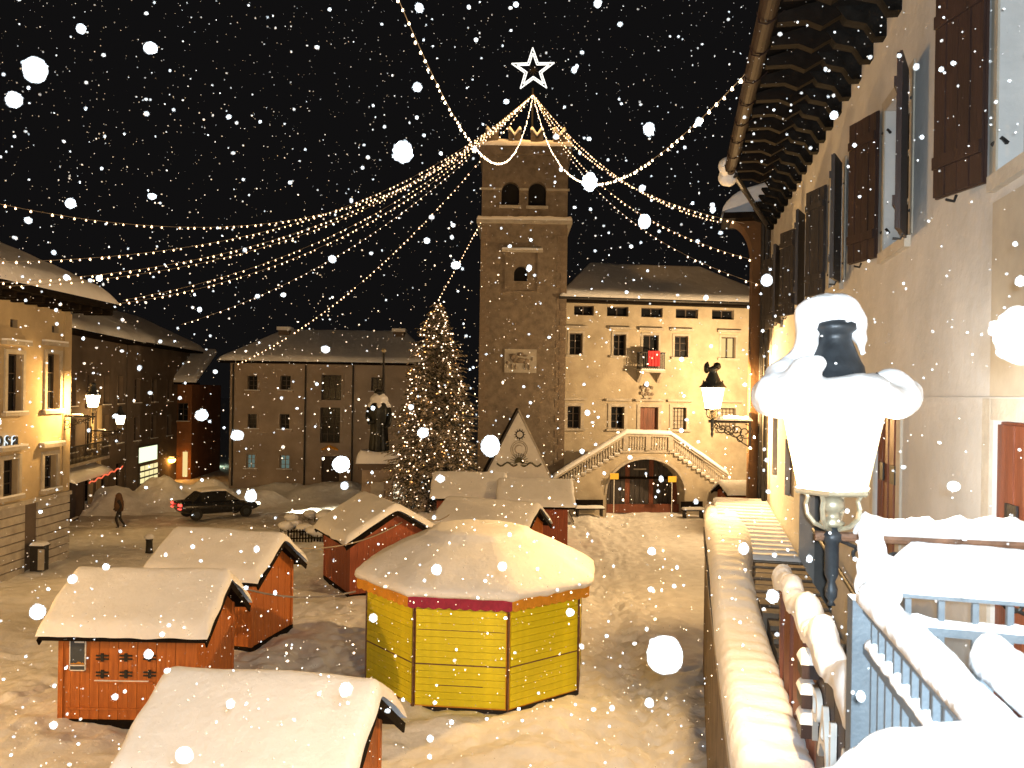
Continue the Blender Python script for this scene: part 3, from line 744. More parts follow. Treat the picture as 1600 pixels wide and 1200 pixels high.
# star on its mast
SP = P(833, 110, 51.3); MASTX = SP.x
star = thing('christmas_star', 'white five pointed light star on a mast above the bell tower', 'star', (SP.x, 51.3, TT))
MB().tube([(0, 0, 0), (0, 0, SP.z - TT - 1.1)], .06, 8).build('mast', M['iron'], star)
def star_pts(R, r): return [(R if k % 2 == 0 else r, math.radians(90 + 36 * k + 2)) for k in range(11)]
zc = SP.z - TT
for (R, r, nm) in ((1.38, .54, 'outer_tube'), (1.04, .40, 'inner_tube')):
    pts = [(q * math.cos(a), -.05, zc + q * math.sin(a)) for q, a in star_pts(R, r)]
    m = MB()
    for a, b in zip(pts, pts[1:]): m.tube([a, b], .034, 6)
    m.build(nm, M['g_star'], star)
m = MB()
for k in range(5):
    a = math.radians(90 + 72 * k + 2); m.bar((.41 * math.cos(a + .63), -.02, zc + .41 * math.sin(a + .63)), (-.3 * math.cos(a + .63), -.02, zc - .3 * math.sin(a + .63)), .03)
m.build('star_frame', M['iron'], star)

# ------------------------------------------------------------------ building at the back on the left
BO = Vector((P(358, 700, 58).x, 58, 0)); BW = P(668, 700, 58).x - BO.x
def bu(px, py): return fuv(px, py, BO, 0.0)
def bbox(x0, y0, x1, y1): return tuple([bu(x0, y1)[0], bu(x1, y1)[0], bu(x0, y1)[1], bu(x1, y0)[1]])
bk = thing('back_building', 'dim three storey house across the road behind the statue and spruce', 'building', BO)
BT = bu(480, 569)[1]
bh = [bbox(387, 587, 402, 610), bbox(438, 587, 454, 610), bbox(387, 647, 401, 670), bbox(437, 647, 452, 671), bbox(385, 710, 398, 732), bbox(437, 711, 452, 733), bbox(580, 590, 597, 612), bbox(580, 648, 597, 672)]
bd = [bbox(502, 586, 533, 625), bbox(500, 637, 531, 692), bbox(502, 713, 530, 762)]
w = wall_holes(MB(), fac, 0, BW, -.3, BT, bh + bd, .3)
w.quad((0, 0, -.3), (0, 10, -.3), (0, 10, BT), (0, 0, BT)); w.quad((BW, 0, -.3), (BW, 10, -.3), (BW, 10, BT), (BW, 0, BT))
w.build('wall', M['plaster_far'], bk)
for k, h in enumerate(bh):
    window(bk, fac, h, .25, M['g_dim'] if k in (4, 5) else M['pane'], M['frame_dark'] if k not in (4, 5) else M['frame_pale'], 2, 3, .06, .03)
    surround(bk, fac, h, M['plaster_far'], .12, True, False, True, .05)
for k, h in enumerate(bd):
    if k < 2: window(bk, fac, h, .28, M['pane'], M['frame_dark'], 3, 4, .08, .035)
    else: MB().fbox(fac, h[0], h[1], h[2], h[3], .2, .26).build('door', M['shutter'], bk)
    surround(bk, fac, h, M['plaster_far'], .18, False, False, False, .07)
fl = MB()
u, z = bu(516, 703)
for k in range(-4, 5): fl.ico((u + k * .13, -.12, z + .24 - abs(k) * .05), .12 - abs(k) * .008, 1, (1, .6, 1.1), .2)
fl.build('door_ornament', M['ochre'], bk)
MB().box(-.6, BW + .6, -.7, .2, BT, BT + .14).build('eave', M['timber'], bk)
def bk_roof(u, v):
    y = -.75 + v * 6; ins = (y + .75) * .5
    return (-.7 + ins + u * (BW + 1.4 - 2 * ins), y, BT + .16 + (y + .75) * .40)
MB().quad(bk_roof(0, 0), bk_roof(1, 0), bk_roof(1, 1), bk_roof(0, 1)).quad(bk_roof(0, 0), bk_roof(0, 1), (-.7, 11, BT + .16)).build('roof', M['roof'], bk)
snow_slab(bk_roof, .32, 30, 8, .1, 4, (.03, .03, .05, .05), .6).build('roof_snow', M['snow'], bk, True)
for u_ in (.25, bu(478, 600)[0], bu(552, 600)[0]): MB().tube([(u_, -.1, .2), (u_, -.1, BT - .05)], .06, 7).build('downpipe', M['iron'], bk)
for px in (421, 612):
    p = bu(px, 520); m = MB().box(p[0] - .4, p[0] + .4, 3.6, 4.4, BT + 1.2, BT + 2.6).build('chimney', M['plaster_dark'], bk)
    MB().box(p[0] - .5, p[0] + .5, 3.5, 4.5, BT + 2.602, BT + 2.85).build('chimney_snow', M['snow'], m)

# ------------------------------------------------------------------ houses on the left side
LX = -18.1
lo_ = Vector((LX, 34.0, 0)); LA = -math.pi / 2      # u runs toward the camera, d to the left
# local frame of the facade: x = u toward +Y reversed.  Turned +90 deg: u along +Y, d toward -X
LO = Vector((LX, 24.0, 0)); LA = math.pi / 2
lf = thing('corner_house', 'ochre house at the left edge with a rusticated base and a corner lantern', 'house', LO, LA)
def lu(px, py, d=0.0): return fuv(px, py, LO, LA, d)
def lbox(x0, y0, x1, y1):
    m = (x0 + x1) / 2
    return tuple([lu(x0, y1)[0], lu(x1, y1)[0], lu(m, y1)[1], lu(m, y0)[1]])
LWd = lu(107, 700)[0]; LT = lu(60, 478)[1] + .2; ZB = lu(60, 783)[1]
lh = [lbox(9, 553, 33, 644), lbox(71, 553, 91, 641), lbox(2, 718, 27, 776), lbox(67, 711, 87, 764)]
lat = [lbox(16, 499, 28, 512), lbox(81, 509, 92, 520)]
w = wall_holes(MB(), fac, -16, LWd, ZB, LT, lh + lat, .3)
w.quad((LWd, 0, ZB), (LWd, 9, ZB), (LWd, 9, LT), (LWd, 0, LT)); w.quad((-16, 0, ZB), (-16, 9, ZB), (-16, 9, LT), (-16, 0, LT))
w.build('wall', M['plaster_left'], lf)
niche = lbox(35, 790, 55, 885)
ncrs = 8; ch = (ZB + .1) / ncrs
for k in range(ncrs):
    for (a, b) in ((-16, niche[0]), (niche[1], LWd + .04)):
        MB().fbox(fac, a, b, -.1 + k * ch + .02, -.1 + (k + 1) * ch - .02, -.07, .2).build('stone_course', M['stone'], lf)
MB().fbox(fac, -16, LWd, -.1, ZB, .0, .15).build('base_wall', M['plaster_dark'], lf)
MB().fbox(fac, -16.05, LWd + .08, ZB + .003, ZB + .16, -.14, .1).build('string_course', M['stone'], lf)
for k, h in enumerate(lh):
    window(lf, fac, h, .26, M['pane'], M['frame_dark'], 2, 3, .06, .03); surround(lf, fac, h, M['stone'], .16, True, True, True, .07)
for h in lat: window(lf, fac, h, .25, M['pane'], M['frame_dark'], 1, 1)
MB().fbox(fac, LWd - .5, LWd + .03, ZB + .17, LT - .3, -.05, .05).build('corner_pilaster', M['plaster_left'], lf)
MB().fbox(fac, -16.2, LWd + 1.3, LT - .003, LT + .22, -1.3, .3).build('eave', M['timber'], lf)
rf = MB().fbox(fac, -.09, .09, LT - .24, LT - .006, -1.15, .0).mesh('rafter', M['timber'])
for k in range(14): put('rafter', rf, lf, loc=(LWd + 1.1 - k * .85, 0, 0))
def lf_roof(u, v): return (-16.2 + u * (LWd + 17.6), -1.38 + v * 6.5, LT + .24 + v * 6.5 * .42)
MB().quad(*[lf_roof(*q) for q in ((0, 0), (1, 0), (1, 1), (0, 1))]).build('roof', M['roof'], lf)
snow_slab(lf_roof, .55, 40, 14, .12, 7, (.03, .05, .08, .05), .8).build('roof_snow', M['snow'], lf, True)
# letters over the window: only the end of the word is in sight
for (ch_, px) in (('o', -8), ('s', 6), ('a', 18)):
    u, z = lu(px, 697)
    back = text_mesh(ch_, .78, .01, M['g_sign'], .030); front = text_mesh(ch_, .78, .03, M['black'], .004)
    if ch_ == 'o':
        sg = thing('shop_sign', 'black lettering ending in sa with a white glowing outline on the ochre wall', 'sign', LO + Vector((0, 0, 0)), LA)
    o = put('letter_glow', back, sg); o.rotation_euler = (math.pi / 2, 0, 0); o.location = (u, -.10, z)
    o = put('letter', front, sg); o.rotation_euler = (math.pi / 2, 0, 0); o.location = (u, -.15, z)

def row_house(name, label, A, B, ez, floors, bays, wall, seed, roofpitch=.45, extra=None):
    A, B = Vector((*A, 0)), Vector((*B, 0)); L = (B - A).length; ang = math.atan2(B.y - A.y, B.x - A.x)
    t = thing(name, label, 'house', A, ang); holes = []
    rnd = random.Random(seed)
    for k in range(bays):
        u = L * (k + .5) / bays
        for (z0, z1, w_) in floors: holes.append((u - w_ / 2, u + w_ / 2, z0, z1))
    m = wall_holes(MB(), fac, 0, L, -.2, ez, holes, .25)
    m.quad((0, 0, -.2), (0, 8, -.2), (0, 8, ez), (0, 0, ez)); m.quad((L, 0, -.2), (L, 8, -.2), (L, 8, ez), (L, 0, ez))
    m.build('wall', wall, t)
    for h in holes:
        window(t, fac, h, .22, M['pane'], M['frame_dark'], 2, 3); surround(t, fac, h, wall, .1, True, False, True, .05)
    MB().box(-.5, L + .5, -.9, .2, ez, ez + .15).build('eave', M['timber'], t)
    def rf(u, v): return (-.6 + u * (L + 1.2), -1 + v * 5.5, ez + .17 + v * 5.5 * roofpitch)
    MB().quad(*[rf(*q) for q in ((0, 0), (1, 0), (1, 1), (0, 1))]).build('roof', M['roof'], t)
    snow_slab(rf, .4, 24, 8, .12, seed, (.04, .04, .08, .05), .8).build('roof_snow', M['snow'], t, True)
    return t, L
h2, L2_ = row_house('shop_house', 'dark brown house with a balcony and a red light garland past the ochre corner', (-21.5, 36.0), (-24.2, 52.2), 9.6, [(5.9, 7.6, .95), (3.5, 5.3, .95), (.1, 2.3, 1.3)], 6, M['plaster_dark'], 11)
# balcony slab, awnings with snow, garland of red lights, pale strips of lamplit wall
MB().box(2, 9.5, -1.1, .02, 3.05, 3.2).build('balcony_floor', M['stone'], h2)
m = MB()
for k in range(40): m.bar((2.1 + k * .187, -1.05, 3.2), (2.1 + k * .187, -1.05, 4.0), .03)
m.bar((2, -1.05, 4.02), (9.5, -1.05, 4.02), .06); m.build('railing', M['iron'], h2)
aw = MB().quad((3.0, -1.5, 2.35), (9.0, -1.5, 2.35), (9.0, -.05, 2.8), (3.0, -.05, 2.8)).build('awning', M['cloth_dark'], h2)
snow_slab(lambda u, v: (3 + u * 6, -1.5 + v * 1.4, 2.36 + v * .43), .22, 14, 5, .15, 3, (.05, .05, .2, .1)).build('awning_snow', M['snow'], aw, True)
m = MB(); m.tube([(4.6 + k * .22, -1.62, 2.22 + .05 * math.sin(k * 1.3) + .012 * k) for k in range(26)], .035, 5)
o = m.build('red_garland', M['g_red'], None); o.location = (-21.5, 36.0, 0); o.rotation_euler = (0, 0, math.atan2(16.2, -2.7))
tag(o, 'string of small red lights along the awning of the dark shop house', 'light string')
for u in (9.6, 10.9): MB().box(u, u + .5, -.10, .02, .1, 5.9).build('pale_band', M['plaster_left'], h2)  # ochre strips: lamplight on the brown wall put into the colour
h3, L3_ = row_house('far_house', 'dark house at the end of the road with a lit shop window', (-24.6, 53.2), (-25.6, 66.0), 9.7, [(5.9, 7.5, .9), (3.4, 5.0, .9)], 4, M['plaster_dark'], 12)
su0 = fuv(216, 740, (-24.6, 53.2, 0), math.atan2(12.8, -1.0)); su1 = fuv(244, 740, (-24.6, 53.2, 0), math.atan2(12.8, -1.0))
MB().fbox(fac, su0[0], su1[0], 1.9, 2.9, -.05, .02).build('shop_window', M['g_shop'], h3)
m = MB()
for k in range(3):
    for j in range(4):
        u = su0[0] + .3 + (su1[0] - su0[0]) * j / 4; m.fbox(fac, u, u + (su1[0] - su0[0]) * .2, .5 + k * .42, .5 + k * .42 + .30, -.06, .02)
m.build('shop_shelves', M['g_shop2'], h3)
m = MB().fbox(fac, su0[0] - .15, su1[0] + .3, .2, 3.05, -.03, .015); m.build('shop_front', M['frame_dark'], h3)
# orange-lit house end
oh, Lo = row_house('terracotta_house', 'narrow terracotta house front lit by an orange lamp', (-27.0, 63.0), (-24.3, 63.2), 7.2, [(4.4, 5.8, .8)], 2, M['plaster_terra'], 13)
MB().box(2.1, 2.45, -.03, .02, .2, 2.1).build('lit_door', M['g_window'], oh)
MB().box(.9, 1.15, -.03, .02, .9, 2.3).build('lit_window', M['g_window'], oh)
# ------------------------------------------------------------------ the street house on the right (frame: X across, s along the wall)
WX = 2.3; RB_ = thing('street_house', 'tall pale plastered house on the right with open brown shutters and deep eaves', 'house', (0, 0, 0), -YAW)
def rfm(u, z, d): return (WX + d, u, z)
SEND = 22.0; RT_ = H + 4.55; RBOT = 3.0
win = []; low = []
for k in range(-1, 5):
    s0 = 5.64 + 3.45 * k; win.append((s0, s0 + 1.07, H + 1.66, H + 3.28))
dk = 12.2
doors = [(5.4, 6.72, H - 3.1, H - .15), (9.38, 10.40, H - 3.1, H - .15), (13.0, 16.4, H - 4.2, H - .35)]
low = [(17.2, 18.6, H - 2.1, H - .9), (20.0, 21.0, H - 1.9, H - .4)]
w = wall_holes(MB(), rfm, -14, SEND, RBOT - 3, RT_, win + doors + low, .28)
w.quad(rfm(SEND, 0, 0), rfm(SEND, 0, 8), rfm(SEND, RT_, 8), rfm(SEND, RT_, 0)); w.quad(rfm(-14, 0, 0), rfm(-14, 0, 8), rfm(-14, RT_, 8), rfm(-14, RT_, 0))
w.build('wall', M['plaster_street'], RB_)
MB().fbox(rfm, -14, SEND, 0, RT_ - .1, 2.5, 2.6).build('inner_wall', M['dark'], RB_)
# smooth plaster bands: string course, pilaster strip, surrounds
MB().fbox(rfm, 4.2, 10.9, H - .03, H + .02, -.02, .02).build('string_course', M['plaster_street'], RB_)
MB().fbox(rfm, 5.5, 6.7, H + .025, H + 1.45, -.035, .02).build('plaster_strip', M['frame_pale'], RB_)
for h in doors[:2]:
    s = MB(); s.fbox(rfm, h[0] - .16, h[0] - .004, h[2], h[3] + .16, -.025, .05); s.fbox(rfm, h[1] + .004, h[1] + .16, h[2], h[3] + .16, -.025, .05); s.fbox(rfm, h[0] - .003, h[1] + .003, h[3] + .003, h[3] + .16, -.022, .05)
    s.build('door_surround', M['stone'], RB_)
for di, h in enumerate(doors[:2]):
    mid = (h[0] + h[1]) / 2
    for (a, b) in ((h[0] + .01, mid - .006), (mid + .006, h[1] - .01)):
        n = 4
        leaf = MB().fbox(rfm, a, b, h[2], h[3] - .01, .05, .09).build('door_leaf', M['door'], RB_)
        for k in range(n):
            u0 = a + (b - a) * k / n; MB().fbox(rfm, u0 + .006, a + (b - a) * (k + 1) / n - .006, h[2] + .02, h[3] - .03, .018 + .006 * (k % 2), .049).build('plank', M['door'], leaf)
        MB().fbox(rfm, (a + b) / 2 - .1, (a + b) / 2 + .1, h[3] - .78, h[3] - .58, .0, .017).build('hinge', M['iron'], leaf)
h = doors[2]
MB().fbox(rfm, h[0], h[1], h[2], h[3], 1.2, 1.25).build('passage_shade', M['dark'], RB_)  # near-black sheet: the passage's shade is put into its colour
# shutters stand a little open
def shutter(hinge, dirs, z0, z1, wd, mat_, parent, ang=20):
    a = math.radians(ang); sh = None
    ex, es = -math.sin(a), math.cos(a) * dirs
    def f(u, z, d):
        nx, ns = math.cos(a), math.sin(a) * dirs
        return (WX - .045 + ex * u - nx * d, hinge + es * u - ns * d, z)
    fr = MB().fbox(f, 0, wd, z0, z1, 0, .025).build('shutter', mat_, parent)
    n = 4
    for k in range(n): MB().fbox(f, wd * k / n + .006, wd * (k + 1) / n - .006, z0 + .01, z1 - .01, .026, .045 + .004 * (k % 2)).build('plank', mat_, fr)
    for z in (z0 + .28, z1 - .28): MB().fbox(f, .0, wd - .02, z - .05, z + .05, .052, .075).build('batten', mat_, fr)
    for z in (z0 + .28, z1 - .28): MB().tube([f(-.02, z, -.02), f(-.10, z + .03, -.04), f(-.16, z - .02, -.03)], .018, 5).build('hinge', M['iron'], fr)
    MB().tube([f(wd * .6, z0 - .01, 0), f(wd * .6, z0 - .06, .02), f(wd * .6, z0 - .05, .09)], .012, 5).build('latch', M['iron'], fr)
    return fr
for k, h in enumerate(win):
    window(RB_, rfm, h, .22, M['pane'], M['frame_pale'], 2, 3, .07, .03)
    MB().fbox(rfm, h[0] - .05, h[1] + .05, h[2] - .12, h[2] - .004, -.06, .02).build('sill', M['stone'], RB_)
    s = MB(); s.fbox(rfm, h[0] - .13, h[0] - .004, h[2], h[3] + .13, -.015, .05); s.fbox(rfm, h[1] + .004, h[1] + .13, h[2], h[3] + .13, -.015, .05); s.fbox(rfm, h[0] - .003, h[1] + .003, h[3] + .003, h[3] + .13, -.014, .05)
    s.build('window_surround', M['frame_pale'], RB_)
    mt = M['shutter'] if k < 3 else M['shutter_grey']
    shutter(h[1] + .08, 1, h[2] - .04, h[3] + .04, .56, mt, RB_); shutter(h[0] - .08, -1, h[2] - .04, h[3] + .04, .56, mt, RB_)
for h in low:
    MB().fbox(rfm, h[0], h[1], h[2], h[3], .14, .18).build('shutter', M['shutter'], RB_)
    m = MB()
    for k in range(5): m.fbox(rfm, h[0] + (h[1] - h[0]) * k / 5 + .01, h[0] + (h[1] - h[0]) * (k + 1) / 5 - .01, h[2] + .02, h[3] - .02, .105, .139)
    m.build('shutter_boards', M['shutter'], RB_)
# eaves: rafters with carved ends, boards, gutter
GX, GZ, GEND = .98, H + 4.42, 17.3
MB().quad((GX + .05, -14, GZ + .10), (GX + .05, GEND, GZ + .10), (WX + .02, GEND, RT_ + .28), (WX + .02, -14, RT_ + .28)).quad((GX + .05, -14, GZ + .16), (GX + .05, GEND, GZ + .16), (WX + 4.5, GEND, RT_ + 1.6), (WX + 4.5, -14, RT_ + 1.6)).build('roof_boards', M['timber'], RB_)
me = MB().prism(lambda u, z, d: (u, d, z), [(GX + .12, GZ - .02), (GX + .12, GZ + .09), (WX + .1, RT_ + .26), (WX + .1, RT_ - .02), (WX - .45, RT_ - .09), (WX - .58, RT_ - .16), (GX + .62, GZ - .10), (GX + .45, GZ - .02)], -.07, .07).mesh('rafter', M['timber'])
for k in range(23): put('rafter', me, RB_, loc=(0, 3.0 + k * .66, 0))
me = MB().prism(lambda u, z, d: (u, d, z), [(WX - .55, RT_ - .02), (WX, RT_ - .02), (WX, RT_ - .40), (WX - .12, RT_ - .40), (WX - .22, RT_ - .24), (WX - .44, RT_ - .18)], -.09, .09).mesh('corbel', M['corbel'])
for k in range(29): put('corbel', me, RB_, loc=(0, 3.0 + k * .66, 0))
g = MB(); N = 8
for s_ in (-14, GEND + .2):
    for k in range(N + 1):
        a = math.pi * (1 + k / N); g.v.append((GX + .10 * math.cos(a), s_, GZ + .1 + .10 * math.sin(a)))
for k in range(N): g.f.append((k, k + 1, N + 2 + k, N + 1 + k))
gt_ = g.build('gutter', M['copper'], RB_)
m_ = gt_.modifiers.new('t', 'SOLIDIFY'); m_.thickness = .012
br = MB().tube([(GX - .115, 0, GZ + .12), (GX - .09, 0, GZ - .01), (GX, 0, GZ - .03), (GX + .1, 0, GZ + .03), (GX + .2, 0, GZ + .12)], .012, 5).mesh('gutter_bracket', M['copper'])
for k in range(16): put('gutter_bracket', br, RB_, loc=(0, 2.6 + k * .95, 0))
snow_slab(lambda u, v: (GX + v * 5, -6 + u * (GEND + 6.2), GZ + .17 + v * 1.45), .40, 50, 10, .15, 3, (.01, .01, .05, .05), .8).build('roof_snow', M['snow'], RB_, True)
blob('gutter_snow', [((GX - .02, GEND + .1, GZ + .02), .20, (1, 1.2, 1)), ((GX - .05, GEND - .2, GZ + .16), .18, (1, 1.6, 1))], M['snow'], RB_, .04)
MB().tube([(WX - .12, SEND - .35, 3), (WX - .12, SEND - .35, RT_ - .3), (GX + .1, GEND - .1, GZ)], .06, 8).build('downpipe', M['iron'], RB_)

# ------------------------------------------------------------------ corner house that closes the street wall
cb = thing('corner_building', 'narrow orange plastered house front beyond the street house with a rounded cove under its eaves', 'house', (0, 0, 0), -YAW)
cs = 22.4; cx0 = 1.88
prof = []
m = MB()
ct = H + 5.3
for z in (2.0, H + 3.6): prof.append((cx0, z))
for k in range(1, 9):
    a = math.pi / 2 * k / 8; prof.append((cx0 - .55 * (1 - math.cos(a)), H + 3.6 + .95 * math.sin(a)))
for (a, b) in zip(prof, prof[1:]):
    m.quad((a[0], cs, a[1]), (7, cs, a[1]), (7, cs, b[1]), (b[0], cs, b[1])); m.quad((a[0], cs, a[1]), (a[0], cs + .8, a[1]), (b[0], cs + .8, b[1]), (b[0], cs, b[1])); m.quad((a[0], cs + .8, a[1]), (2.6, cs + .8, a[1]), (2.6, cs + .8, b[1]), (b[0], cs + .8, b[1]))
m.quad((2.6, cs + .8, 0), (2.6, cs + 7, 0), (2.6, cs + 7, H + 4.5), (2.6, cs + .8, H + 4.5))
m.build('wall', M['plaster_corner'], cb)
MB().box(cx0 - .75, 7, cs - .35, cs + 1.1, H + 4.56, H + 4.72).build('eave', M['timber'], cb)
snow_slab(lambda u, v: (cx0 - .8 + u * 6, cs - .4 + v * 1.5, H + 4.73 + u * 2), .4, 14, 10, .12, 5, (.1, .03, .05, .03), .8).build('roof_snow', M['snow'], cb, True)
MB().tube([(WX - .15, cs - .12, 2.5), (WX - .15, cs - .12, H + 4.5)], .075, 8).build('downpipe', M['iron'], cb)

# ------------------------------------------------------------------ raised footway along the wall
FW = thing('raised_footway', 'snow covered raised footway and retaining wall along the foot of the pale street house', 'walkway', (0, 0, 0), -YAW)
FZ = H - 3.55
def edge(s): return .585 + .004 * (s - 7) + .0006 * (s - 7) ** 2
m = MB(); NSEG = 30
for k in range(NSEG):
    s0, s1 = -2 + 24.2 * k / NSEG, -2 + 24.2 * (k + 1) / NSEG
    m.quad((edge(s0), s0, -.3), (edge(s1), s1, -.3), (edge(s1), s1, FZ), (edge(s0), s0, FZ))
    m.quad((edge(s0), s0, FZ), (edge(s1), s1, FZ), (1.30, s1, FZ), (1.30, s0, FZ))
m.quad((edge(22.2), 22.2, -.3), (WX, 22.2, -.3), (WX, 22.2, FZ), (edge(22.2), 22.2, FZ))
m.build('retaining_wall', M['rubble'], FW)
MB().box(1.30, 1.36, -2, 12.5, FZ - 1.2, FZ).build('side_wall', M['plaster_dark'], FW)
m = MB()
for k in range(NSEG):
    s0, s1 = -2 + 24.2 * k / NSEG, -2 + 24.2 * (k + 1) / NSEG
    m.hexa([(edge(s0) - .05, s0, FZ + .003), (edge(s1) - .05, s1, FZ + .003), (1.3, s1, FZ + .003), (1.3, s0, FZ + .003), (edge(s0) - .05, s0, FZ + .13), (edge(s1) - .05, s1, FZ + .13), (1.3, s1, FZ + .13), (1.3, s0, FZ + .13)])
m.build('coping', M['stone'], FW)
# steps of the footway: each one its own slab, the snow lies in waves over them
NST = 24
for k in range(NST):
    s0 = 12.8 + k * .38; z = H - 3.25 + .022 * k
    st_ = MB().box(1.30 if s0 < 15 else .95, WX - .01, s0, s0 + .37, z - .25, z + .05 + .012 * (k % 2)).build('step', M['stone'] if k > 7 else M['rubble'], FW)
    if k > 7: snow_slab(lambda u, v: ((1.3 if s0 < 15 else .95) + u * (WX - .02 - (1.3 if s0 < 15 else .95)), s0 + .06 + v * .30, z + .06), .10, 6, 3, .1, k, (.05, .05, .3, .3), 2).build('step_snow', M['snow'], st_, True)
for k in range(17):
    s0 = 5.6 + k * .42; z = H - 4.30 + .065 * k
    st_ = MB().box(1.361, WX - .01, s0, s0 + .43, z - .4, z).build('step', M['rubble'] if k > 4 else M['stone'], FW)
    if k in (3, 4): snow_slab(lambda u, v: (1.37 + u * (WX - 1.39), s0 + .08 + v * .34, z + .002), .07, 6, 3, .2, k, (.05, .05, .3, .3), 2).build('step_snow', M['snow'], st_, True)
def fsnow(u, v):
    s_ = 1.5 + u * 20.7; x0 = edge(s_) - .05; x1 = 1.29
    if s_ > 14.5: x1 = 1.29 + min(1, (s_ - 14.5) / 3) * .3
    x = x0 + v * (x1 - x0)
    wv = .016 * math.sin(s_ * 2 * math.pi / .42 + 1.1 * math.sin(s_ * 1.3) + 1.5 * v) * (.4 + .6 * v) + .02 * math.sin(s_ * 3.1 + 2 * v)
    q_ = max(0, min(1, (s_ - 11.5) / 4)); bump = .40 * q_ * q_ * (3 - 2 * q_)
    return (x, s_, FZ + .13 + wv + bump)
snow_slab(fsnow, .30, 260, 14, .14, 6, (.01, .012, .22, .28), .9).build('footway_snow', M['snow'], FW, True)
MB().tube([(WX - .09, 5.2, H - 3.0), (WX - .09, 14.2, H - 2.15)], .03, 8).build('handrail', M['iron'], FW)

# boards with white lettering on the edge of the footway
SX = 1.24
sb = thing('lettered_fence', 'row of dark brown boards with tall white letters and thick snow along the footway', 'sign fence', (0, 0, 0), -YAW)
SZ = H - 2.97; sh = .82
m_b = MB().box(-.025, .025, -.075, .075, -.5, sh).mesh('board', M['door'])
k = 0; s_ = 7.5
while s_ < 10.2:
    o = put('board', m_b, sb, loc=(SX + .01 * math.sin(k * 2.3), s_, SZ)); o.rotation_euler = (0, 0, .25 * math.sin(k * 1.7)); k += 1; s_ += .235
for z in (.12, .62): MB().box(SX + .03, SX + .07, 5.0, 10.3, SZ + z, SZ + z + .07).build('rail', M['shutter'], sb)
for j, s0 in enumerate((7.26, 6.86, 6.46, 6.06, 5.66)):
    MB().box(SX - .03, SX + .03, s0 - .19, s0 + .19, SZ - .5, SZ + .80 - .02 * j).build('panel', M['shutter'], sb)
for j, (ch_, s0) in enumerate((('P', 7.26), ('A', 6.86), ('L', 6.46), ('A', 6.06))):
    me = text_mesh(ch_, .66, .022, M['white'])
    o = put('letter', me, sb); o.rotation_euler = (math.pi / 2, 0, -math.pi / 2); o.location = (SX - .06, s0, SZ + .10)
for k in range(3):
    p_ = MB().box(SX - .17, SX - .035, 7.34, 7.60, SZ + .10 + .25 * k, SZ + .22 + .25 * k).build('planter', M['shutter'], sb)
    snow_slab(lambda u, v: (SX - .18 + u * .15, 7.33 + v * .28, SZ + .221 + .25 * k), .08, 5, 5, .2, k, (.3, .3, .25, .25), 4).build('planter_snow', M['snow'], p_, True)
path = [(SX, 5.05 + .2 * k, SZ + sh + .02 + .05 * math.sin(k * 1.25)) for k in range(27)]
snow_on_path(path, .24, .20, .55, 2.0, .04, 3.2).build('fence_snow', M['snow'], sb, True)

# ------------------------------------------------------------------ lanterns on wrought iron arms
def lantern(t, base, sc, glow_m, ring=M['lamp_cap'], n=6, rot=0.26, wide=1.0):
    """six sided street lantern standing on base (in t's frame)"""
    b = Vector(base)
    def L(prof, name, mt, nn=16, smooth=True, parent=None, r_=0.0): return MB().lathe([(r * sc, z * sc) for r, z in prof], nn, b, r_).build(name, mt, parent or t, smooth)
    L([(.035, -.55), (.02, -.52), (.045, -.48), (.05, -.42), (.03, -.36), (.055, -.30), (.055, -.05), (.075, -.03), (.075, .02), (.05, .04), (.05, .08)], 'stem', M['lamp_cap'] if sc < .9 else M['grey_metal'])
    L([(.07, .08), (.10, .11), (.06, .15), (.055, .2), (.10, .22), (.085, .30), (.03, .33)], 'lamp_holder', M['lamp_brass'])
    m = MB()
    for k in range(4):
        a = math.pi / 4 + k * math.pi / 2 + rot
        m.tube([b + Vector((math.cos(a) * r, math.sin(a) * r, z)) * sc for r, z in ((.05, .06), (.14, .09), (.20, .16), (.215, .24), (.20, .30), (.23, .36))], .020 * sc, 6)
    m.build('lyre_bracket', M['lamp_brass'], t)
    L([(.26 * wide, .345), (.275 * wide, .36), (.275 * wide, .39), (.25 * wide, .40)], 'base_ring', ring, n, False, None, rot)
    z0, z1, r0, r1 = .40, 1.06, .255 * wide, .385 * wide
    pane_mb = []
    for k in range(n):
        a0, a1 = rot + 2 * math.pi * k / n, rot + 2 * math.pi * (k + 1) / n
        q = [Vector((math.cos(a) * r, math.sin(a) * r, z)) for a, r, z in ((a0, r0, z0), (a1, r0, z0), (a1, r1, z1), (a0, r1, z1))]
        c = sum(q, Vector()) / 4
        q = [b + (c + (p - c) * .985) * sc for p in q]
        MB().quad(*q).build('pane', glow_m, t)
        m = MB().bar(b + Vector((math.cos(a0) * r0, math.sin(a0) * r0, z0)) * sc, b + Vector((math.cos(a0) * r1, math.sin(a0) * r1, z1)) * sc, (.012 if wide > 1 else .019) * sc); m.build('glazing_bar', ring, t)
    L([(.40, 1.06), (.435, 1.075), (.435, 1.10), (.37, 1.15), (.33, 1.23), (.235, 1.30), (.225, 1.36), (.20, 1.40), (.15, 1.52), (.125, 1.58), (.13, 1.62), (.17, 1.65), (.17, 1.70), (.10, 1.74), (.03, 1.78)], 'cap', M['lamp_cap'])
    for k in range(n):
        a = rot + 2 * math.pi * (k + .5) / n; MB().ico(b + Vector((.31 * math.cos(a), .31 * math.sin(a), 1.27)) * sc, .03 * sc, 1, (1, 1, 1.6)).build('knob', M['lamp_cap'], t)
    return b + Vector((0, 0, .74 * sc))
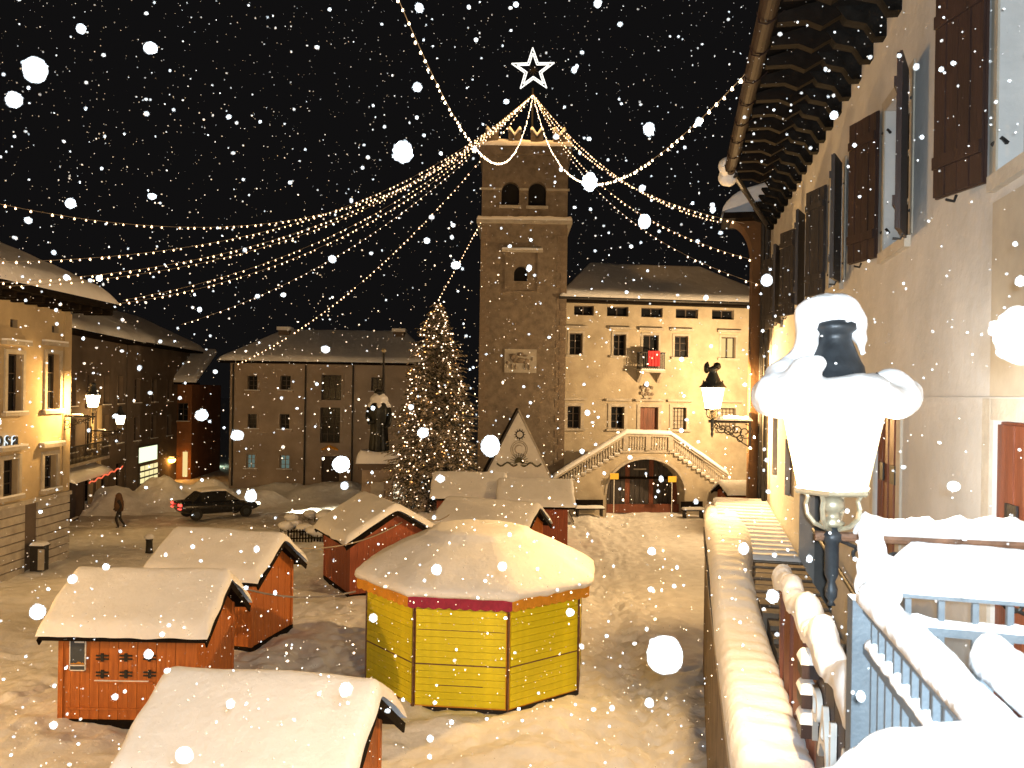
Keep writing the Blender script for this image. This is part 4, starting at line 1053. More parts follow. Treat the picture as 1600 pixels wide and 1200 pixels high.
def arm(t, a, b, sc, mt, scrolls=True):
    """a = wall end, b = lantern end, both in t's frame"""
    a, b = Vector(a), Vector(b); d = b - a; ax = Vector((d.x, d.y, 0)).normalized(); Ln = d.length
    MB().tube([a, b + ax * .10], .032 * sc, 8).build('arm', mt, t)
    MB().bar(a + Vector((0, 0, .25)), a - Vector((0, 0, .55)) * sc, .06, .05).build('wall_plate', M['iron'], t)
    if scrolls:
        m = MB(); dn = Vector((0, 0, -1))
        for (u, r, dz, a0, sg, tr) in ((.12, .17, -.22, 1.6, 1, 1.5), (.36, .15, -.19, 0, -1, 1.5), (.56, .13, -.17, 2.6, 1, 1.4), (.74, .11, -.15, 0.5, -1, 1.4), (.88, .07, -.10, 2, 1, 1.3), (.24, .09, -.36, 2.5, -1, 1.3)):
            scroll(m, a + ax * (u * Ln) + Vector((0, 0, dz * sc)), ax, r * sc, tr, a0, sg, .013 * sc)
        pts = [a + Vector((0, 0, -.52 * sc)), a + ax * (.18 * Ln) + Vector((0, 0, -.44 * sc)), a + ax * (.5 * Ln) + Vector((0, 0, -.24 * sc)), a + ax * (.85 * Ln) + Vector((0, 0, -.09 * sc)), a + ax * (.97 * Ln) + Vector((0, 0, -.02))]
        m.tube(pts, .014 * sc, 6); m.build('scrollwork', M['iron'], t)
    m = MB()
    for k in range(9): m.ico(a + ax * (Ln * (.1 + .09 * k)) + Vector((0, 0, .045 * sc)), .03 * sc, 1, (1, 1, .8))
    m.build('arm_beads', M['iron'], t)
# near lantern
na, nb = (WX, 4.99, H - .97), (.99, 5.60, H - .93)
nl = P(1300, 838, 5.1); inv = Matrix.Rotation(YAW, 3, 'Z')
nbv = inv @ nl; nlt = thing('wall_lantern', 'large lit lantern under a thick cap of snow beside the balcony rail', 'lantern', (0, 0, 0), -YAW)
lc_ = lantern(nlt, (nbv.x, nbv.y, nl.z), .765, M['g_lamp'], M['lamp_brass'], wide=1.13)  # ring and bars in pale metal: the lamp's glow put into the colour
arm(nlt, (WX, nbv.y + .0, nl.z + .0), (nbv.x, nbv.y, nl.z), .95, M['rust'])
lamp('lantern_light', lc_, P_NEAR, (1.0, .93, .82), .09, nlt)
# added spot in the lantern: lights the square without burning out the wall
rd = bpy.data.lights.new('added_square_spot', 'SPOT'); rd.energy = P_SQUARE; rd.color = (1.0, .63, .27); rd.spot_size = math.radians(120); rd.spot_blend = .3; rd.shadow_soft_size = .09
ro = bpy.data.objects.new('added_square_spot', rd); COL.objects.link(ro); ro.parent = nlt; ro.location = lc_
ro.rotation_euler = Vector((-.82, .52, -.42)).to_track_quat('-Z', 'Y').to_euler()
px2m = 5.1 / F
def nlp(px, py, dy=0.0):
    p = P(px, py, 5.1 + dy); q = inv @ p; return (q.x, q.y, q.z)
balls = []
for k in range(44):
    a = 2 * math.pi * k / 44; r = .36 + .015 * math.sin(k * .9)
    rr = .118 + .024 * math.sin(k * .57 + 1) + .008 * math.sin(k * 1.3)
    balls.append(((nbv.x + r * math.cos(a), nbv.y + r * math.sin(a), nl.z + .85 + .015 * math.sin(k * .43)), rr, (1, 1, .92)))
for (px, py, r, dy) in ((1212, 615, 30, -.1), (1228, 590, 30, 0), (1200, 632, 16, -.15), (1245, 565, 20, .05), (1262, 548, 20, .05), (1262, 510, 20, .05), (1266, 490, 24, .05), (1290, 485, 26, .0), (1315, 487, 27, 0), (1335, 505, 21, 0), (1344, 530, 13, -.05), (1348, 552, 9, -.08), (1262, 530, 17, .0), (1258, 575, 20, -.2), (1280, 567, 14, -.25), (1390, 612, 34, -.05), (1415, 618, 26, 0), (1425, 632, 14, 0), (1360, 612, 28, -.25), (1325, 618, 24, -.3), (1245, 615, 32, -.2), (1290, 620, 22, -.3)):
    balls.append((nlp(px, py, dy), r * px2m * 1.12))
blob('snow_cap', balls, M['snow'], nlt, .021, .008, 9, None, 34)
snow_on_path([(nbv.x + .12 + .1 * k, nbv.y, nl.z + .025) for k in range(14)], .10, .13, .6, 5, .03, 5).build('arm_snow', M['snow'], nlt, True)

# far lantern of the same kind on the corner building
fl_ = P(1113, 657, 21.7); fv = inv @ fl_
flt = thing('wall_lantern', 'lit lantern on a scrolled iron arm in front of the town hall facade', 'lantern', (0, 0, 0), -YAW)
c2 = lantern(flt, (fv.x, fv.y, fl_.z), .80, M['g_lamp'])
arm(flt, (cx0, fv.y + .1, fl_.z - .02), (fv.x, fv.y, fl_.z - .02), 1.25, M['iron'])
lamp('lantern_light', c2, P_FAR, WARM, .09, flt)
snow_on_path([(fv.x + .12 + .1 * k, fv.y, fl_.z + .01) for k in range(10)], .14, .13, .4, 7, .04, 4).build('arm_snow', M['snow'], flt, True)
blob('snow_cap', [((fv.x - .16, fv.y, fl_.z + 1.38), .13, (.6, .6, 1.3)), ((fv.x + .1, fv.y, fl_.z + 1.42), .11)], M['bronze'], flt, .03)  # snow in silhouette: its shade is put into the dark bronze colour

# unseen lantern assumed round the corner, lights the town hall from the right
hp = Vector((13.4, 44.6, 7.3))
hl = thing('wall_lantern', 'unseen assumed lantern on an iron arm round the corner of the orange house', 'lantern', (0, 0, 0))
c3 = lantern(hl, hp, .80, M['g_lamp']); arm(hl, (hp.x + 1.5, hp.y, hp.z), hp, 1.1, M['iron']); lamp('lantern_light', c3, P_HALL_ASSUMED, (1.0, .66, .33), .09, hl)
side = thing('side_house', 'cream house behind the orange corner house', 'house', (15.1, 42.0, 0), math.pi / 2 )
sw = wall_holes(MB(), lambda u, z, d: (u, -d, z), -.0, 8.0, 0, 8.2, [(1, 2, 4.5, 6), (5, 6, 4.5, 6)], .25); sw.quad((0, 0, 0), (0, -5, 0), (0, -5, 8.2), (0, 0, 8.2)).quad((0, 0, 8.2), (8, 0, 8.2), (8, -5, 8.2), (0, -5, 8.2)).build('wall', M['plaster_hall'], side)
for h in ((1, 2, 4.5, 6), (5, 6, 4.5, 6)): window(side, lambda u, z, d: (u, -d, z), h)

# left lanterns
for (px, py, D, sc, wx, pw, lab) in ((145, 647, 33.6, 1.0, LX, P_LEFT, 'lit lantern on an arm at the corner of the ochre house'), (187.5, 671, 45.5, 1.0, -22.98, P_LEFT2, 'smaller looking lit lantern on the dark shop house farther down the road')):
    b = P(px, py, D); t = thing('wall_lantern', lab, 'lantern', (0, 0, 0))
    c = lantern(t, b, sc * .72, M['g_lamp']); arm(t, (wx, b.y, b.z - .1), (b.x, b.y, b.z - .1), 1.1, M['iron']); lamp('lantern_light', c, pw, (1, .58, .2), .09, t)
    snow_on_path([(wx + .3 + .1 * k, b.y, b.z - .07) for k in range(6)], .1, .08, .4, 7, .04, 4).build('arm_snow', M['snow'], t, True)

# unseen lantern added behind the viewer for warm light on the near huts
b = Vector((.99, -10.2, H - .9)); t = thing('wall_lantern', 'unseen added lantern on the street house behind the balcony', 'lantern', (0, 0, 0), -YAW)
c = lantern(t, b, .80, M['g_lamp']); arm(t, (WX, b.y, b.z), b, 1.1, M['iron']); lamp('lantern_light', c, P_BEHIND, WARM, .09, t)
# unseen lantern assumed outside the frame, added to light hut fronts and left ground
b = Vector((-16.5, 11.5, 5.6)); t = thing('wall_lantern', 'unseen assumed lantern on the ochre house nearest the market huts, past the left edge', 'lantern', (0, 0, 0))
c = lantern(t, b, .72, M['g_lamp']); arm(t, (LX, b.y, b.z - .1), (b.x, b.y, b.z - .1), 1.1, M['iron']); lamp('lantern_light', c, P_LEFT_ASSUMED, WARM, .09, t)

# ------------------------------------------------------------------ balcony rail in the right foreground
RL_ = thing('balcony_railing', 'blue grey iron balcony railing under deep fresh snow at the right edge', 'railing', (0, 0, 0), -YAW)
def rp(px, py, D):
    q = inv @ P(px, py, D); return q
pc = rp(1352, 934, 3.2); PX, PS, PZ = pc.x, pc.y, pc.z
PB = PZ - 1.05
MB().box(PX - .055, PX + .055, PS - .05, PS + .05, PB - .3, PZ).build('post', M['grey_metal'], RL_)
MB().box(PX - .02, PX + .02, .5, PS - .05, PZ - .045, PZ - .005).build('top_rail', M['grey_metal'], RL_)
MB().box(PX - .017, PX + .017, .5, PS - .05, PZ - .20, PZ - .165).build('lower_rail', M['grey_metal'], RL_)
bmesh_bar = MB().box(-.010, .010, -.010, .010, PB - .2, PZ - .046).mesh('bar', M['grey_metal'])
for k in range(24): put('bar', bmesh_bar, RL_, loc=(PX, PS - .155 - .105 * k, 0))
# the length that runs to the house wall
q2 = rp(1600, 924, 3.05); ang2 = math.atan2(q2.y - PS, q2.x - PX); ln2 = WX - PX
ax2 = Vector((math.cos(ang2), math.sin(ang2), 0))
z2 = PZ + .03
ea = Vector((PX + .06, PS, z2)); eb = ea + ax2 * 1.6
MB().bar(ea, eb, .035, .03).build('top_rail', M['grey_metal'], RL_)
MB().bar(ea - Vector((0, 0, .135)), eb - Vector((0, 0, .135)), .032, .035).build('lower_rail', M['grey_metal'], RL_)
bar2 = MB().box(-.011, .011, -.011, .011, PB, z2 - .02).mesh('bar', M['grey_metal'])
for k in range(14): put('bar', bar2, RL_, loc=tuple(Vector((ea.x, ea.y, 0)) + ax2 * (.09 + .115 * k)))
# snow on it
snow_on_path([ea + Vector((0, 0, .015)) + ax2 * (.05 * k) + Vector((0, 0, .0)) for k in range(32)], .17, .17, .14, 1, .025, 4).build('rail_snow', M['snow'], RL_, True)
snow_on_path([ea - Vector((0, 0, .118)) + ax2 * (.05 * k) for k in range(1, 32)], .05, .03, .6, 8, .02, 12).build('rail_snow', M['snow'], RL_, True)
snow_on_path([Vector((PX, PS + .02 - .06 * k, PZ)) for k in range(36)], .095, .085, .15, 3, .02, 5).build('rail_snow', M['snow'], RL_, True)
snow_on_path([Vector((PX, PS - .08 - .06 * k, PZ - .163)) for k in range(36)], .045, .028, .7, 5, .02, 14).build('rail_snow', M['snow'], RL_, True)
blob('post_snow', [(rp(1366, 915, 3.2), .075), (rp(1364, 885, 3.2), .062), (rp(1362, 858, 3.2), .055), (rp(1361, 835, 3.2), .045), (rp(1363, 826, 3.2), .035), (rp(1380, 925, 3.15), .07), (rp(1385, 895, 3.2), .07)], M['snow'], RL_, .010, .004, 20, None, 10)
# a second stretch of rail nearer the door, deep in snow, and the drift on the ledge in front
q3a, q3b = rp(1535, 1042, 2.25), rp(1660, 1150, 1.75)
r3 = thing('inner_railing', 'short inner handrail buried in snow beside the balcony railing', 'railing', (0, 0, 0), -YAW)
MB().bar(q3a, q3b, .03).build('top_rail', M['grey_metal'], r3)
MB().bar(q3a + Vector((0, -.02, -.02)), q3a + Vector((0, -.02, -.75)), .03).build('post', M['grey_metal'], r3)
snow_on_path([q3a.lerp(q3b, k / 12) + Vector((0, 0, .01)) for k in range(13)], .10, .10, .15, 4, .02, 6).build('rail_snow', M['snow'], r3, True)
lg_ = thing('balcony_ledge', 'snow heaped ledge of the balcony below the railing in the bottom right corner', 'ledge', (0, 0, 0), -YAW)
MB().box(PX - .1, WX - .02, -1.0, PS + .08, PB - .55, PB - .30).build('slab', M['stone'], lg_)
blob('ledge_snow', [(rp(1440, 1205, 2.0), .10, (1.6, 1, 1)), (rp(1380, 1222, 2.05), .10, (1.2, 1, .9)), (rp(1520, 1205, 1.95), .11, (1.6, 1, 1)), (rp(1600, 1200, 1.9), .11, (1.5, 1, 1)), (rp(1310, 1238, 2.0), .07, (1.4, 1, .8)), (rp(1670, 1205, 1.9), .12, (1.4, 1, 1)), (rp(1265, 1262, 2.0), .055, (1.4, 1, .7)), (rp(1480, 1250, 1.95), .14, (1.8, 1.1, 1)), (rp(1600, 1260, 1.9), .15, (1.8, 1.1, 1)), (rp(1400, 1275, 2.0), .12, (1.8, 1, 1))], M['snow'], lg_, .014, .008, 10, None, 14)
# ------------------------------------------------------------------ market huts
def hut(label, loc, yaw, w, d, wh, rh, woodm=None, T=.24, seed=0, group='wooden market huts', over=(.32, .30), hatch=False, tint=None):
    t = thing('market_hut', label, 'market hut', loc, yaw, group); wm = woodm or M['hut']
    n = max(6, int(round(w / .2)))
    pl = [MB().box(-w/n/2 + .004, w/n/2 - .004, -.02 - .005 * j, .02, .12, wh).mesh('plank', wm) for j in range(2)]
    for k in range(n): put('plank', pl[k % 2], t, loc=(-w/2 + w * (k + .5) / n, -d/2, 0))
    m = max(5, int(round(d / .2)))
    pr = [MB().box(-.02, .02 + .005 * j, -d/m/2 + .004, d/m/2 - .004, .12, wh).mesh('plank', wm) for j in range(2)]
    for k in range(m):
        for sx in (-1, 1): put('plank', pr[k % 2], t, loc=(sx * w/2, -d/2 + d * (k + .5) / m, 0))
    MB().box(-w/2 + .02, w/2 - .02, d/2 - .03, d/2, .1, wh).build('back_wall', wm, t)
    MB().box(-w/2 + .03, w/2 - .03, -d/2 + .03, -d/2 + .05, .1, wh).build('inner_wall', M['dark'], t)
    MB().box(-w/2 - .06, w/2 + .06, -d/2 - .05, d/2 + .05, -.06, .115).build('base_beam', M['timber'], t)
    for sx in (-1, 1):
        for sy in (-1, 1): MB().box(sx * w/2 - .05, sx * w/2 + .05, sy * d/2 - .05, sy * d/2 + .05, .118, wh + .02).build('corner_post', wm, t)
    slope = (rh - wh) / (d / 2)
    for sx in (-1, 1):
        MB().prism(lambda u, z, e: (e, u, z), [(-d/2, wh), (d/2, wh), (0, rh - .02)], sx * w/2 - .02, sx * w/2 + .02).build('gable_panel', wm, t)
    hw, hd = w/2 + over[0], d/2 + over[1]
    for sy in (-1, 1):
        ze = rh - slope * hd
        MB().hexa([(-hw, sy * hd, ze), (hw, sy * hd, ze), (hw, 0, rh), (-hw, 0, rh), (-hw, sy * hd, ze + .05), (hw, sy * hd, ze + .05), (hw, 0, rh + .05), (-hw, 0, rh + .05)]).build('roof', M['timber'], t)
    for sx in (-1, 1):
        for sy in (-1, 1):
            MB().bar((sx * (hw + .01), sy * hd, rh - slope * hd - .04), (sx * (hw + .01), 0, rh - .03), .03, .14).build('barge_board', M['timber'], t)
    def rs(u, v):
        y = -hd - .05 + v * (2 * hd + .1); y *= 1 + .022 * noise.noise(Vector((u * 7 + seed, v * 2, seed))); return (-hw - .05 + u * (2 * hw + .1) + .05 * noise.noise(Vector((v * 6, u * 2, seed + 5))), y, rh + .052 + .12 * slope - slope * math.sqrt(y * y + .015))
    snow_slab(rs, T, 30, 30, .13, seed, (.05, .05, .06, .06), .9).build('roof_snow', M['snow'], t, True)
    return t
def hinge_mesh():
    m = MB(); 
    for z in (-.035, .035): m.box(-.13, .13, -.018, 0, z - .016, z + .016)
    m.box(-.03, .03, -.022, -.001, -.085, .085)
    return m.mesh('hinge', M['black'])
HG = hinge_mesh()
gA = G(199, 1133); wA, dA = 2.75, 2.25
hA = hut('orange wooden hut with six black hinges and a poster on its closed front', (gA.x, gA.y + dA/2, 0), 0.0, wA, dA, 2.0, 2.72, seed=1)
yf = -dA/2
def au(px, py): return fuv(px, py, (gA.x, gA.y - .03, 0), 0)
for px in (160, 197, 234):
    for py in (1027, 1053):
        u, z = au(px, py); put('hinge', HG, hA, loc=(u, yf - .03, z))
u0, z0 = au(148, 1065); u1, _ = au(240, 1065)
h_ = MB().box(u0, u1, yf - .055, yf - .027, z0 - .02, z0 + .02).build('hatch_sill', M['hut'], hA)
MB().box(u0, u1 - .1, yf - .06, yf - .02, z0 + .021, z0 + .035).build('sill_snow', M['snow'], h_)
MB().box(-wA/2 + .12, wA/2 - .06, yf - .05, yf - .027, .32, .36).build('skirting_rail', M['hut'], hA)
p0, p1 = au(109.5, 1047), au(136, 997)
po = thing('poster', 'dark framed menu poster fixed to the left of the hinged hut front', 'poster', (gA.x, gA.y - .03, 0))
fr_ = MB()
for q in ((p0[0], p0[0] + .02, p0[1], p1[1]), (p1[0] - .02, p1[0], p0[1], p1[1]), (p0[0], p1[0], p0[1], p0[1] + .02), (p0[0], p1[0], p1[1] - .02, p1[1]), (p0[0], p1[0], p0[1] + .10, p0[1] + .12)): fr_.box(q[0], q[1], -.045, -.02, q[2], q[3])
fr_.build('poster_frame', M['white'], po)
MB().box(p0[0] + .02, p1[0] - .02, -.035, -.018, p0[1] + .121, p1[1] - .02).build('poster_sheet', M['slate'], po)
MB().box(p0[0] + .02, p1[0] - .02, -.034, -.018, p0[1] + .02, p0[1] + .099).build('poster_footer', M['slate'], po)
m = MB(); rr = random.Random(4)
MB().box(p0[0] + .10, p1[0] - .04, -.038, -.0355, p1[1] - .09, p1[1] - .06).build('poster_title', M['white'], po)
for k in range(12): 
    x = p0[0] + .03 + k * (p1[0] - p0[0] - .06) / 12; m.box(x, x + .018, -.038, -.0355, p0[1] + .13, p0[1] + .15 + .04 * rr.random())
m.build('poster_picture', M['ochre'], po)

gB = P(420, 1062, 11.65)
yB = math.radians(-7.0)
hB = hut('nearest market hut, at the bottom edge, with a smooth snow roof', (gB.x + .03, gB.y, 0), yB, 2.45, 2.3, 2.0, 2.72, seed=5, T=.26)
hC = hut('wooden hut just behind the hut with the black hinges', (-7.95, 23.5, 0), math.radians(-12), 2.75, 2.25, 2.0, 2.72, seed=9)
hD = hut('red brown hut with a zigzag snow edge in front of the Christmas tree', (-4.75, 30.1, 0), math.radians(-62), 3.2, 3.0, 1.95, 2.85, M['hut_red'], seed=12)
hE = hut('small hut behind the kiosk with an orange gable facing the footway', (-.75, 33.6, 0), math.radians(-24), 3.5, 2.1, 1.75, 2.4, seed=15)
hF = hut('market hut below the left foot of the double stair', (1.15, 39.0, 0), 0.0, 2.85, 2.3, 1.95, 2.7, M['hut_red'], seed=18)
hG = hut('market hut between the spruce and the hut by the double stair', (-2.05, 41.5, 0), math.radians(2), 3.0, 2.4, 1.95, 2.75, M['hut_red'], seed=21, T=.22)
hH = hut('low red hut against the right end of the town hall', (13.55, 47.8, 0), HA, 2.6, 1.8, 1.5, 1.9, M['hut_red'], seed=25)

# ------------------------------------------------------------------ yellow octagonal kiosk
KX, KY = -.77, 20.75; KYAW = math.radians(-6)
kk = thing('octagonal_kiosk', 'closed yellow octagonal kiosk with a domed snow roof and a magenta valance', 'kiosk', (KX, KY, 0), KYAW)
KR = 2.73; KH = 2.36
def kc(k, r): a = -math.pi / 2 + math.pi / 8 + k * math.pi / 4; return Vector((r * math.cos(a), r * math.sin(a), 0))
nb_ = 15; zb = .10; bh_ = (KH - zb) / nb_
A0, B0 = kc(7, KR), kc(0, KR); Lk = (B0 - A0).length
ap = KR * math.cos(math.pi / 8)
bmk = [MB().box(-Lk/2 + .05, Lk/2 - .05, -.03 - .004 * j, .0, .004, bh_ - .004).mesh('board', M['yellow']) for j in range(2)]
back = MB().box(-Lk/2 + .03, Lk/2 - .03, .001, .03, .05, KH).mesh('panel', M['ochre'])
post = MB().box(-.018, .018, -.03, .03, .02, KH).mesh('corner_post', M['rust'])
latch = MB().box(-Lk/2 + .04, Lk/2 - .04, -.04, -.031, -.014, .014).mesh('hatch_joint', M['rust'])
for k in range(8):
    ang = k * math.pi / 4; c = Vector((math.sin(ang) * ap, -math.cos(ang) * ap, 0))
    pn = put('panel', back, kk, loc=c, rotz=ang)
    for j in range(nb_):
        put('board', bmk[(j * 7 + k) % 2], pn, loc=(0, 0, zb + j * bh_))
    put('hatch_joint', latch, pn, loc=(0, 0, zb + bh_ * 6))
    if k in (0,):
        put('hatch_joint', latch, pn, loc=(0, 0, zb + bh_ * 11), scale=(.96, 1, .5)); put('hatch_joint', latch, pn, loc=(0, 0, zb + bh_ * 3), scale=(.5, 1, .6))
    p = kc(k, KR + .01); put('corner_post', post, kk, loc=p, rotz=ang + math.pi / 8)
    # scalloped valance
    v = MB(); Nv = 40; ro = (KR + .26) * math.cos(math.pi / 8); hl_ = (KR + .26) * math.sin(math.pi / 8)
    for i in range(Nv + 1):
        u = -hl_ + 2 * hl_ * i / Nv; zz = KH - .06 - .035 * abs(math.sin(i * math.pi / 4))
        v.v += [(u, -ro - .01 * math.sin(i * .8), zz), (u, -ro, KH + .19)]
    for i in range(Nv): v.f.append((2*i, 2*i+2, 2*i+3, 2*i+1))
    o = v.build('valance', M['magenta'] if k == 0 else M['ochre'], kk); o.rotation_euler = (0, 0, ang)
    s_ = o.modifiers.new('t', 'SOLIDIFY'); s_.thickness = .015
MB().lathe([(KR + .04, -.08), (KR + .04, .06)], 8, (0, 0, 0), -math.pi / 2 + math.pi / 8).build('base', M['dark'], kk)
def oct_(t, z):
    a = (t + math.pi / 2 + math.pi / 8) % (math.pi / 4) - math.pi / 8
    k = math.cos(math.pi / 8) / math.cos(a)
    return .82 * k + .18 * .97
MB().lathe([(KR + .24, KH + .12), (KR + .26, KH + .2), (2.2, 2.85), (1.25, 3.28), (.2, 3.35)], 8, (0, 0, 0), -math.pi / 2 + math.pi / 8).build('roof', M['ochre'], kk)
prof = [(2.93, 2.50), (3.03, 2.53), (3.09, 2.60), (3.07, 2.68), (2.98, 2.77), (2.80, 2.92), (2.55, 3.09), (2.28, 3.26), (2.0, 3.42), (1.72, 3.57), (1.48, 3.69), (1.36, 3.77), (1.30, 3.84), (1.20, 3.90), (1.02, 3.93), (.7, 3.94), (.3, 3.95), (.02, 3.95)]
prof = [(r, 2.5 + (z - 2.5) * (1 if z < 2.7 else .2 / (z - 2.5) + (1 - .2 / (z - 2.5)) * .78)) for r, z in prof]
s_ = MB(); s_.lathe(prof, 96, (0, 0, 0), 0, oct_)
for i, p in enumerate(s_.v):
    q = Vector(p); n = noise.noise(q * 1.5) * .04 + noise.noise(q * 6) * (.035 if q.z < 2.75 else .008)
    drip = .05 * max(0, noise.noise(Vector((q.x * 4, q.y * 4, 3)))) if q.z < 2.6 else 0
    s_.v[i] = (q.x * (1 + n * .3), q.y * (1 + n * .3), q.z + n - drip)
s_.build('roof_snow', M['snow'], kk, True)

# ------------------------------------------------------------------ nativity gable in front of the tower
NP = P(810, 640, 45.0); nv = thing('nativity_shelter', 'tall pointed shelter with a sun and wreath on its pale front', 'shelter', (NP.x, 45, 0), 0.05)
an, hwid = NP.z, NP.z * .50
MB().prism(fac, [(-hwid, 0), (hwid, 0), (0, an - .15)], 0, .08).build('front_board', M['white'], nv)
for sx, mt in ((-1, M['shutter_grey']), (1, M['stone'])):
    MB().bar((sx * (hwid + .05), -.06, -.1), (0, -.06, an), .11, .10).build('barge_board', mt, nv)
    MB().hexa([(sx * hwid, .1, 0), (sx * hwid, 2.2, 0), (0, 2.2, an - .1), (0, .1, an - .1), (sx * (hwid + .12), .1, 0), (sx * (hwid + .12), 2.2, 0), (0, 2.2, an + .05), (0, .1, an + .05)]).build('roof', M['timber'], nv)
def nvu(px, py): return fuv(px, py, (NP.x, 45, 0), .05)
m = MB(); u, z = nvu(812, 679)
ring = [(u + .2 * math.cos(a), -.03, z + .2 * math.sin(a)) for a in [2 * math.pi * k / 24 for k in range(25)]]
m.tube(ring, .03, 5)
for k in range(12):
    a = 2 * math.pi * k / 12; m.bar((u + .22 * math.cos(a), -.03, z + .22 * math.sin(a)), (u + .31 * math.cos(a), -.03, z + .31 * math.sin(a)), .05, .03)
m.build('sun_ornament', M['timber'], nv)
m = MB(); u, z = nvu(811, 702)
for r in (.45, .36): m.tube([(u + r * math.cos(a), -.03, z + r * math.sin(a)) for a in [2 * math.pi * k / 32 for k in range(33)]], .022, 5)
m.tube([(u + .22 * math.cos(a), -.03, z + .22 * math.sin(a)) for a in [.6 + 4.4 * k / 20 for k in range(21)]], [.01 + .03 * math.sin(math.pi * k / 20) for k in range(21)], 5)
m.build('moon_ring', M['stone'], nv)
m = MB(); u, z = nvu(811, 722)
for k in range(26):
    a = math.pi * (k + .5) / 26 * 1.25 - .4; r = .26 + .24 * (k % 2); m.bar((u, -.05, z), (u + r * math.cos(a), -.09, z + r * math.sin(a)), .03, .03)
for sx in (-1, 1): m.tube([(u + sx * (.1 + .1 * k), -.06, z - .12 - .10 * math.sin(k * .9)) for k in range(12)], .05, 5)
m.build('garland', M['needle'], nv)
fz = thing('trestle_stand', 'crossed timber trestle beside the foot of the double stair', 'trestle', (P(848, 740, 46).x, 46, 0), 0)
for k in range(2):
    m = MB()
    for sx in (-1, 1): m.bar((sx * .55 + k * -.8, k * .3, 0), (k * -.8, k * .3, 2.45), .1, .1)
    m.build('leg_pair', M['hut_red'], fz)
MB().bar((.1, .15, 2.3), (-.9, .15, 2.3), .08).build('cross_beam', M['hut_red'], fz)

# ------------------------------------------------------------------ Christmas tree
TXC = P(679, 760, 43.5).x; TYC = 43.5; TTOP = P(678, 470, 43.5).z
tr = thing('christmas_tree', 'tall dark spruce hung with tiny warm lights in the middle of the square', 'tree', (TXC, TYC, 0))
MB().tube([(0, 0, 0), (0, 0, TTOP * .5), (0, 0, TTOP - .1)], [.17, .10, .02], 8).build('trunk', M['bark'], tr)
rt = random.Random(21)
def tr_rad(z):
    q = 1 - z / TTOP
    return .10 + 2.3 * (1 - math.exp(-2.6 * q)) / (1 - math.exp(-2.6)) * (1 if z > 1.2 else .75 + .25 * z / 1.2)
c1, c2 = MB(), MB(); tips = []
z = .5
while z < TTOP - .15:
    R = tr_rad(z); nbr = max(5, int(7 + R * 7.5))
    for k in range(nbr):
        a = rt.random() * 6.283; Lb = R * (.72 + .45 * rt.random()) * (1 + .12 * math.sin(3 * a + z))
        z0 = z + rt.uniform(-.1, .1); dirv = Vector((math.cos(a), math.sin(a), 0)); sd = Vector((-dirv.y, dirv.x, 0))
        droop = .18 + .32 * rt.random(); up = .25 if z > TTOP * .75 else .05
        nseg = max(3, int(Lb / .17)); prev = None
        for s in range(nseg + 1):
            t = s / nseg; p = dirv * (Lb * t) + Vector((0, 0, z0 + Lb * (up * t - droop * t * t) + (.10 * Lb * max(0, t - .7) / .3)))
            if t > .22:
                for sg in (-1, 1):
                    l = (.30 * (1.15 - t) + .10) * (.7 + .6 * rt.random()); 
                    e = p + dirv * (l * .65) + sd * (sg * l * .75) + Vector((0, 0, -l * (.15 + .5 * rt.random())))
                    wv = (e - p).cross(Vector((rt.random() - .5, rt.random() - .5, 1))).normalized() * .045
                    tgt = c2 if (t > .72 and rt.random() < .5) or rt.random() < .66 else c1
                    n = len(tgt.v); tgt.v += [tuple(p - wv), tuple(p + wv), tuple(p.lerp(e, .6) + wv * 1.1), tuple(e), tuple(p.lerp(e, .6) - wv * 1.1)]
                    tgt.f.append((n, n+1, n+2, n+3, n+4))
            prev = p
        c1.bar(dirv * .02 + Vector((0, 0, z0)), prev, .02)
        tips.append((dirv, Lb, z0, up, droop))
    z += .155
cr_ = c1.build('crown', M['needle'], tr, recalc=False); c2.build('frosted_lit_needles', M['needle_frost_lit'], cr_, recalc=False)
l1, l2 = MB(), MB()
for (dirv, Lb, z0, up, droop) in tips:
    if rt.random() < .62:
        t = .70 + .32 * rt.random(); p = dirv * (Lb * t) + Vector((0, 0, z0 + Lb * (up * t - droop * t * t) + .03))
        (l2 if rt.random() < .22 else l1).ico(p, .026 + .016 * rt.random(), 1)
fl2 = thing('fairy_lights', 'hundreds of tiny warm bulbs strung over the tall spruce', 'light string', (TXC, TYC, 0))
l1.build('bulbs', M['g_fairy'], fl2, kind='stuff'); l2.build('amber_bulbs', M['g_fairy_amber'], fl2, kind='stuff')
m = MB(); m.tube([(tr_rad(zz) * .8 * math.cos(zz * 4.2), tr_rad(zz) * .8 * math.sin(zz * 4.2), zz) for zz in [.5 + .08 * k for k in range(int((TTOP - .7) / .08))]], .008, 4); m.build('wire', M['iron'], fl2)
# snow heaps at its foot
for (px, r, lab) in ((660, .45, 'second of four snow lumps from the left at the spruce foot'), (672, .4, 'smallest snow lump at the foot of the spruce'), (684, .55, 'rightmost and largest snow lump at the foot of the spruce'), (640, .5, 'leftmost snow lump at the foot of the spruce')):
    g = P(px, 800, 41.0)
    o = blob('snow_mound', [((0, 0, .1), r, (1.2, 1, .9)), ((r * .5, .1, .0), r * .7)], M['snow'], None, .09, .04, 3); o.location = (g.x, 41.0, .55)
    tag(o, lab, 'snow lump', 'snow lumps under the spruce')

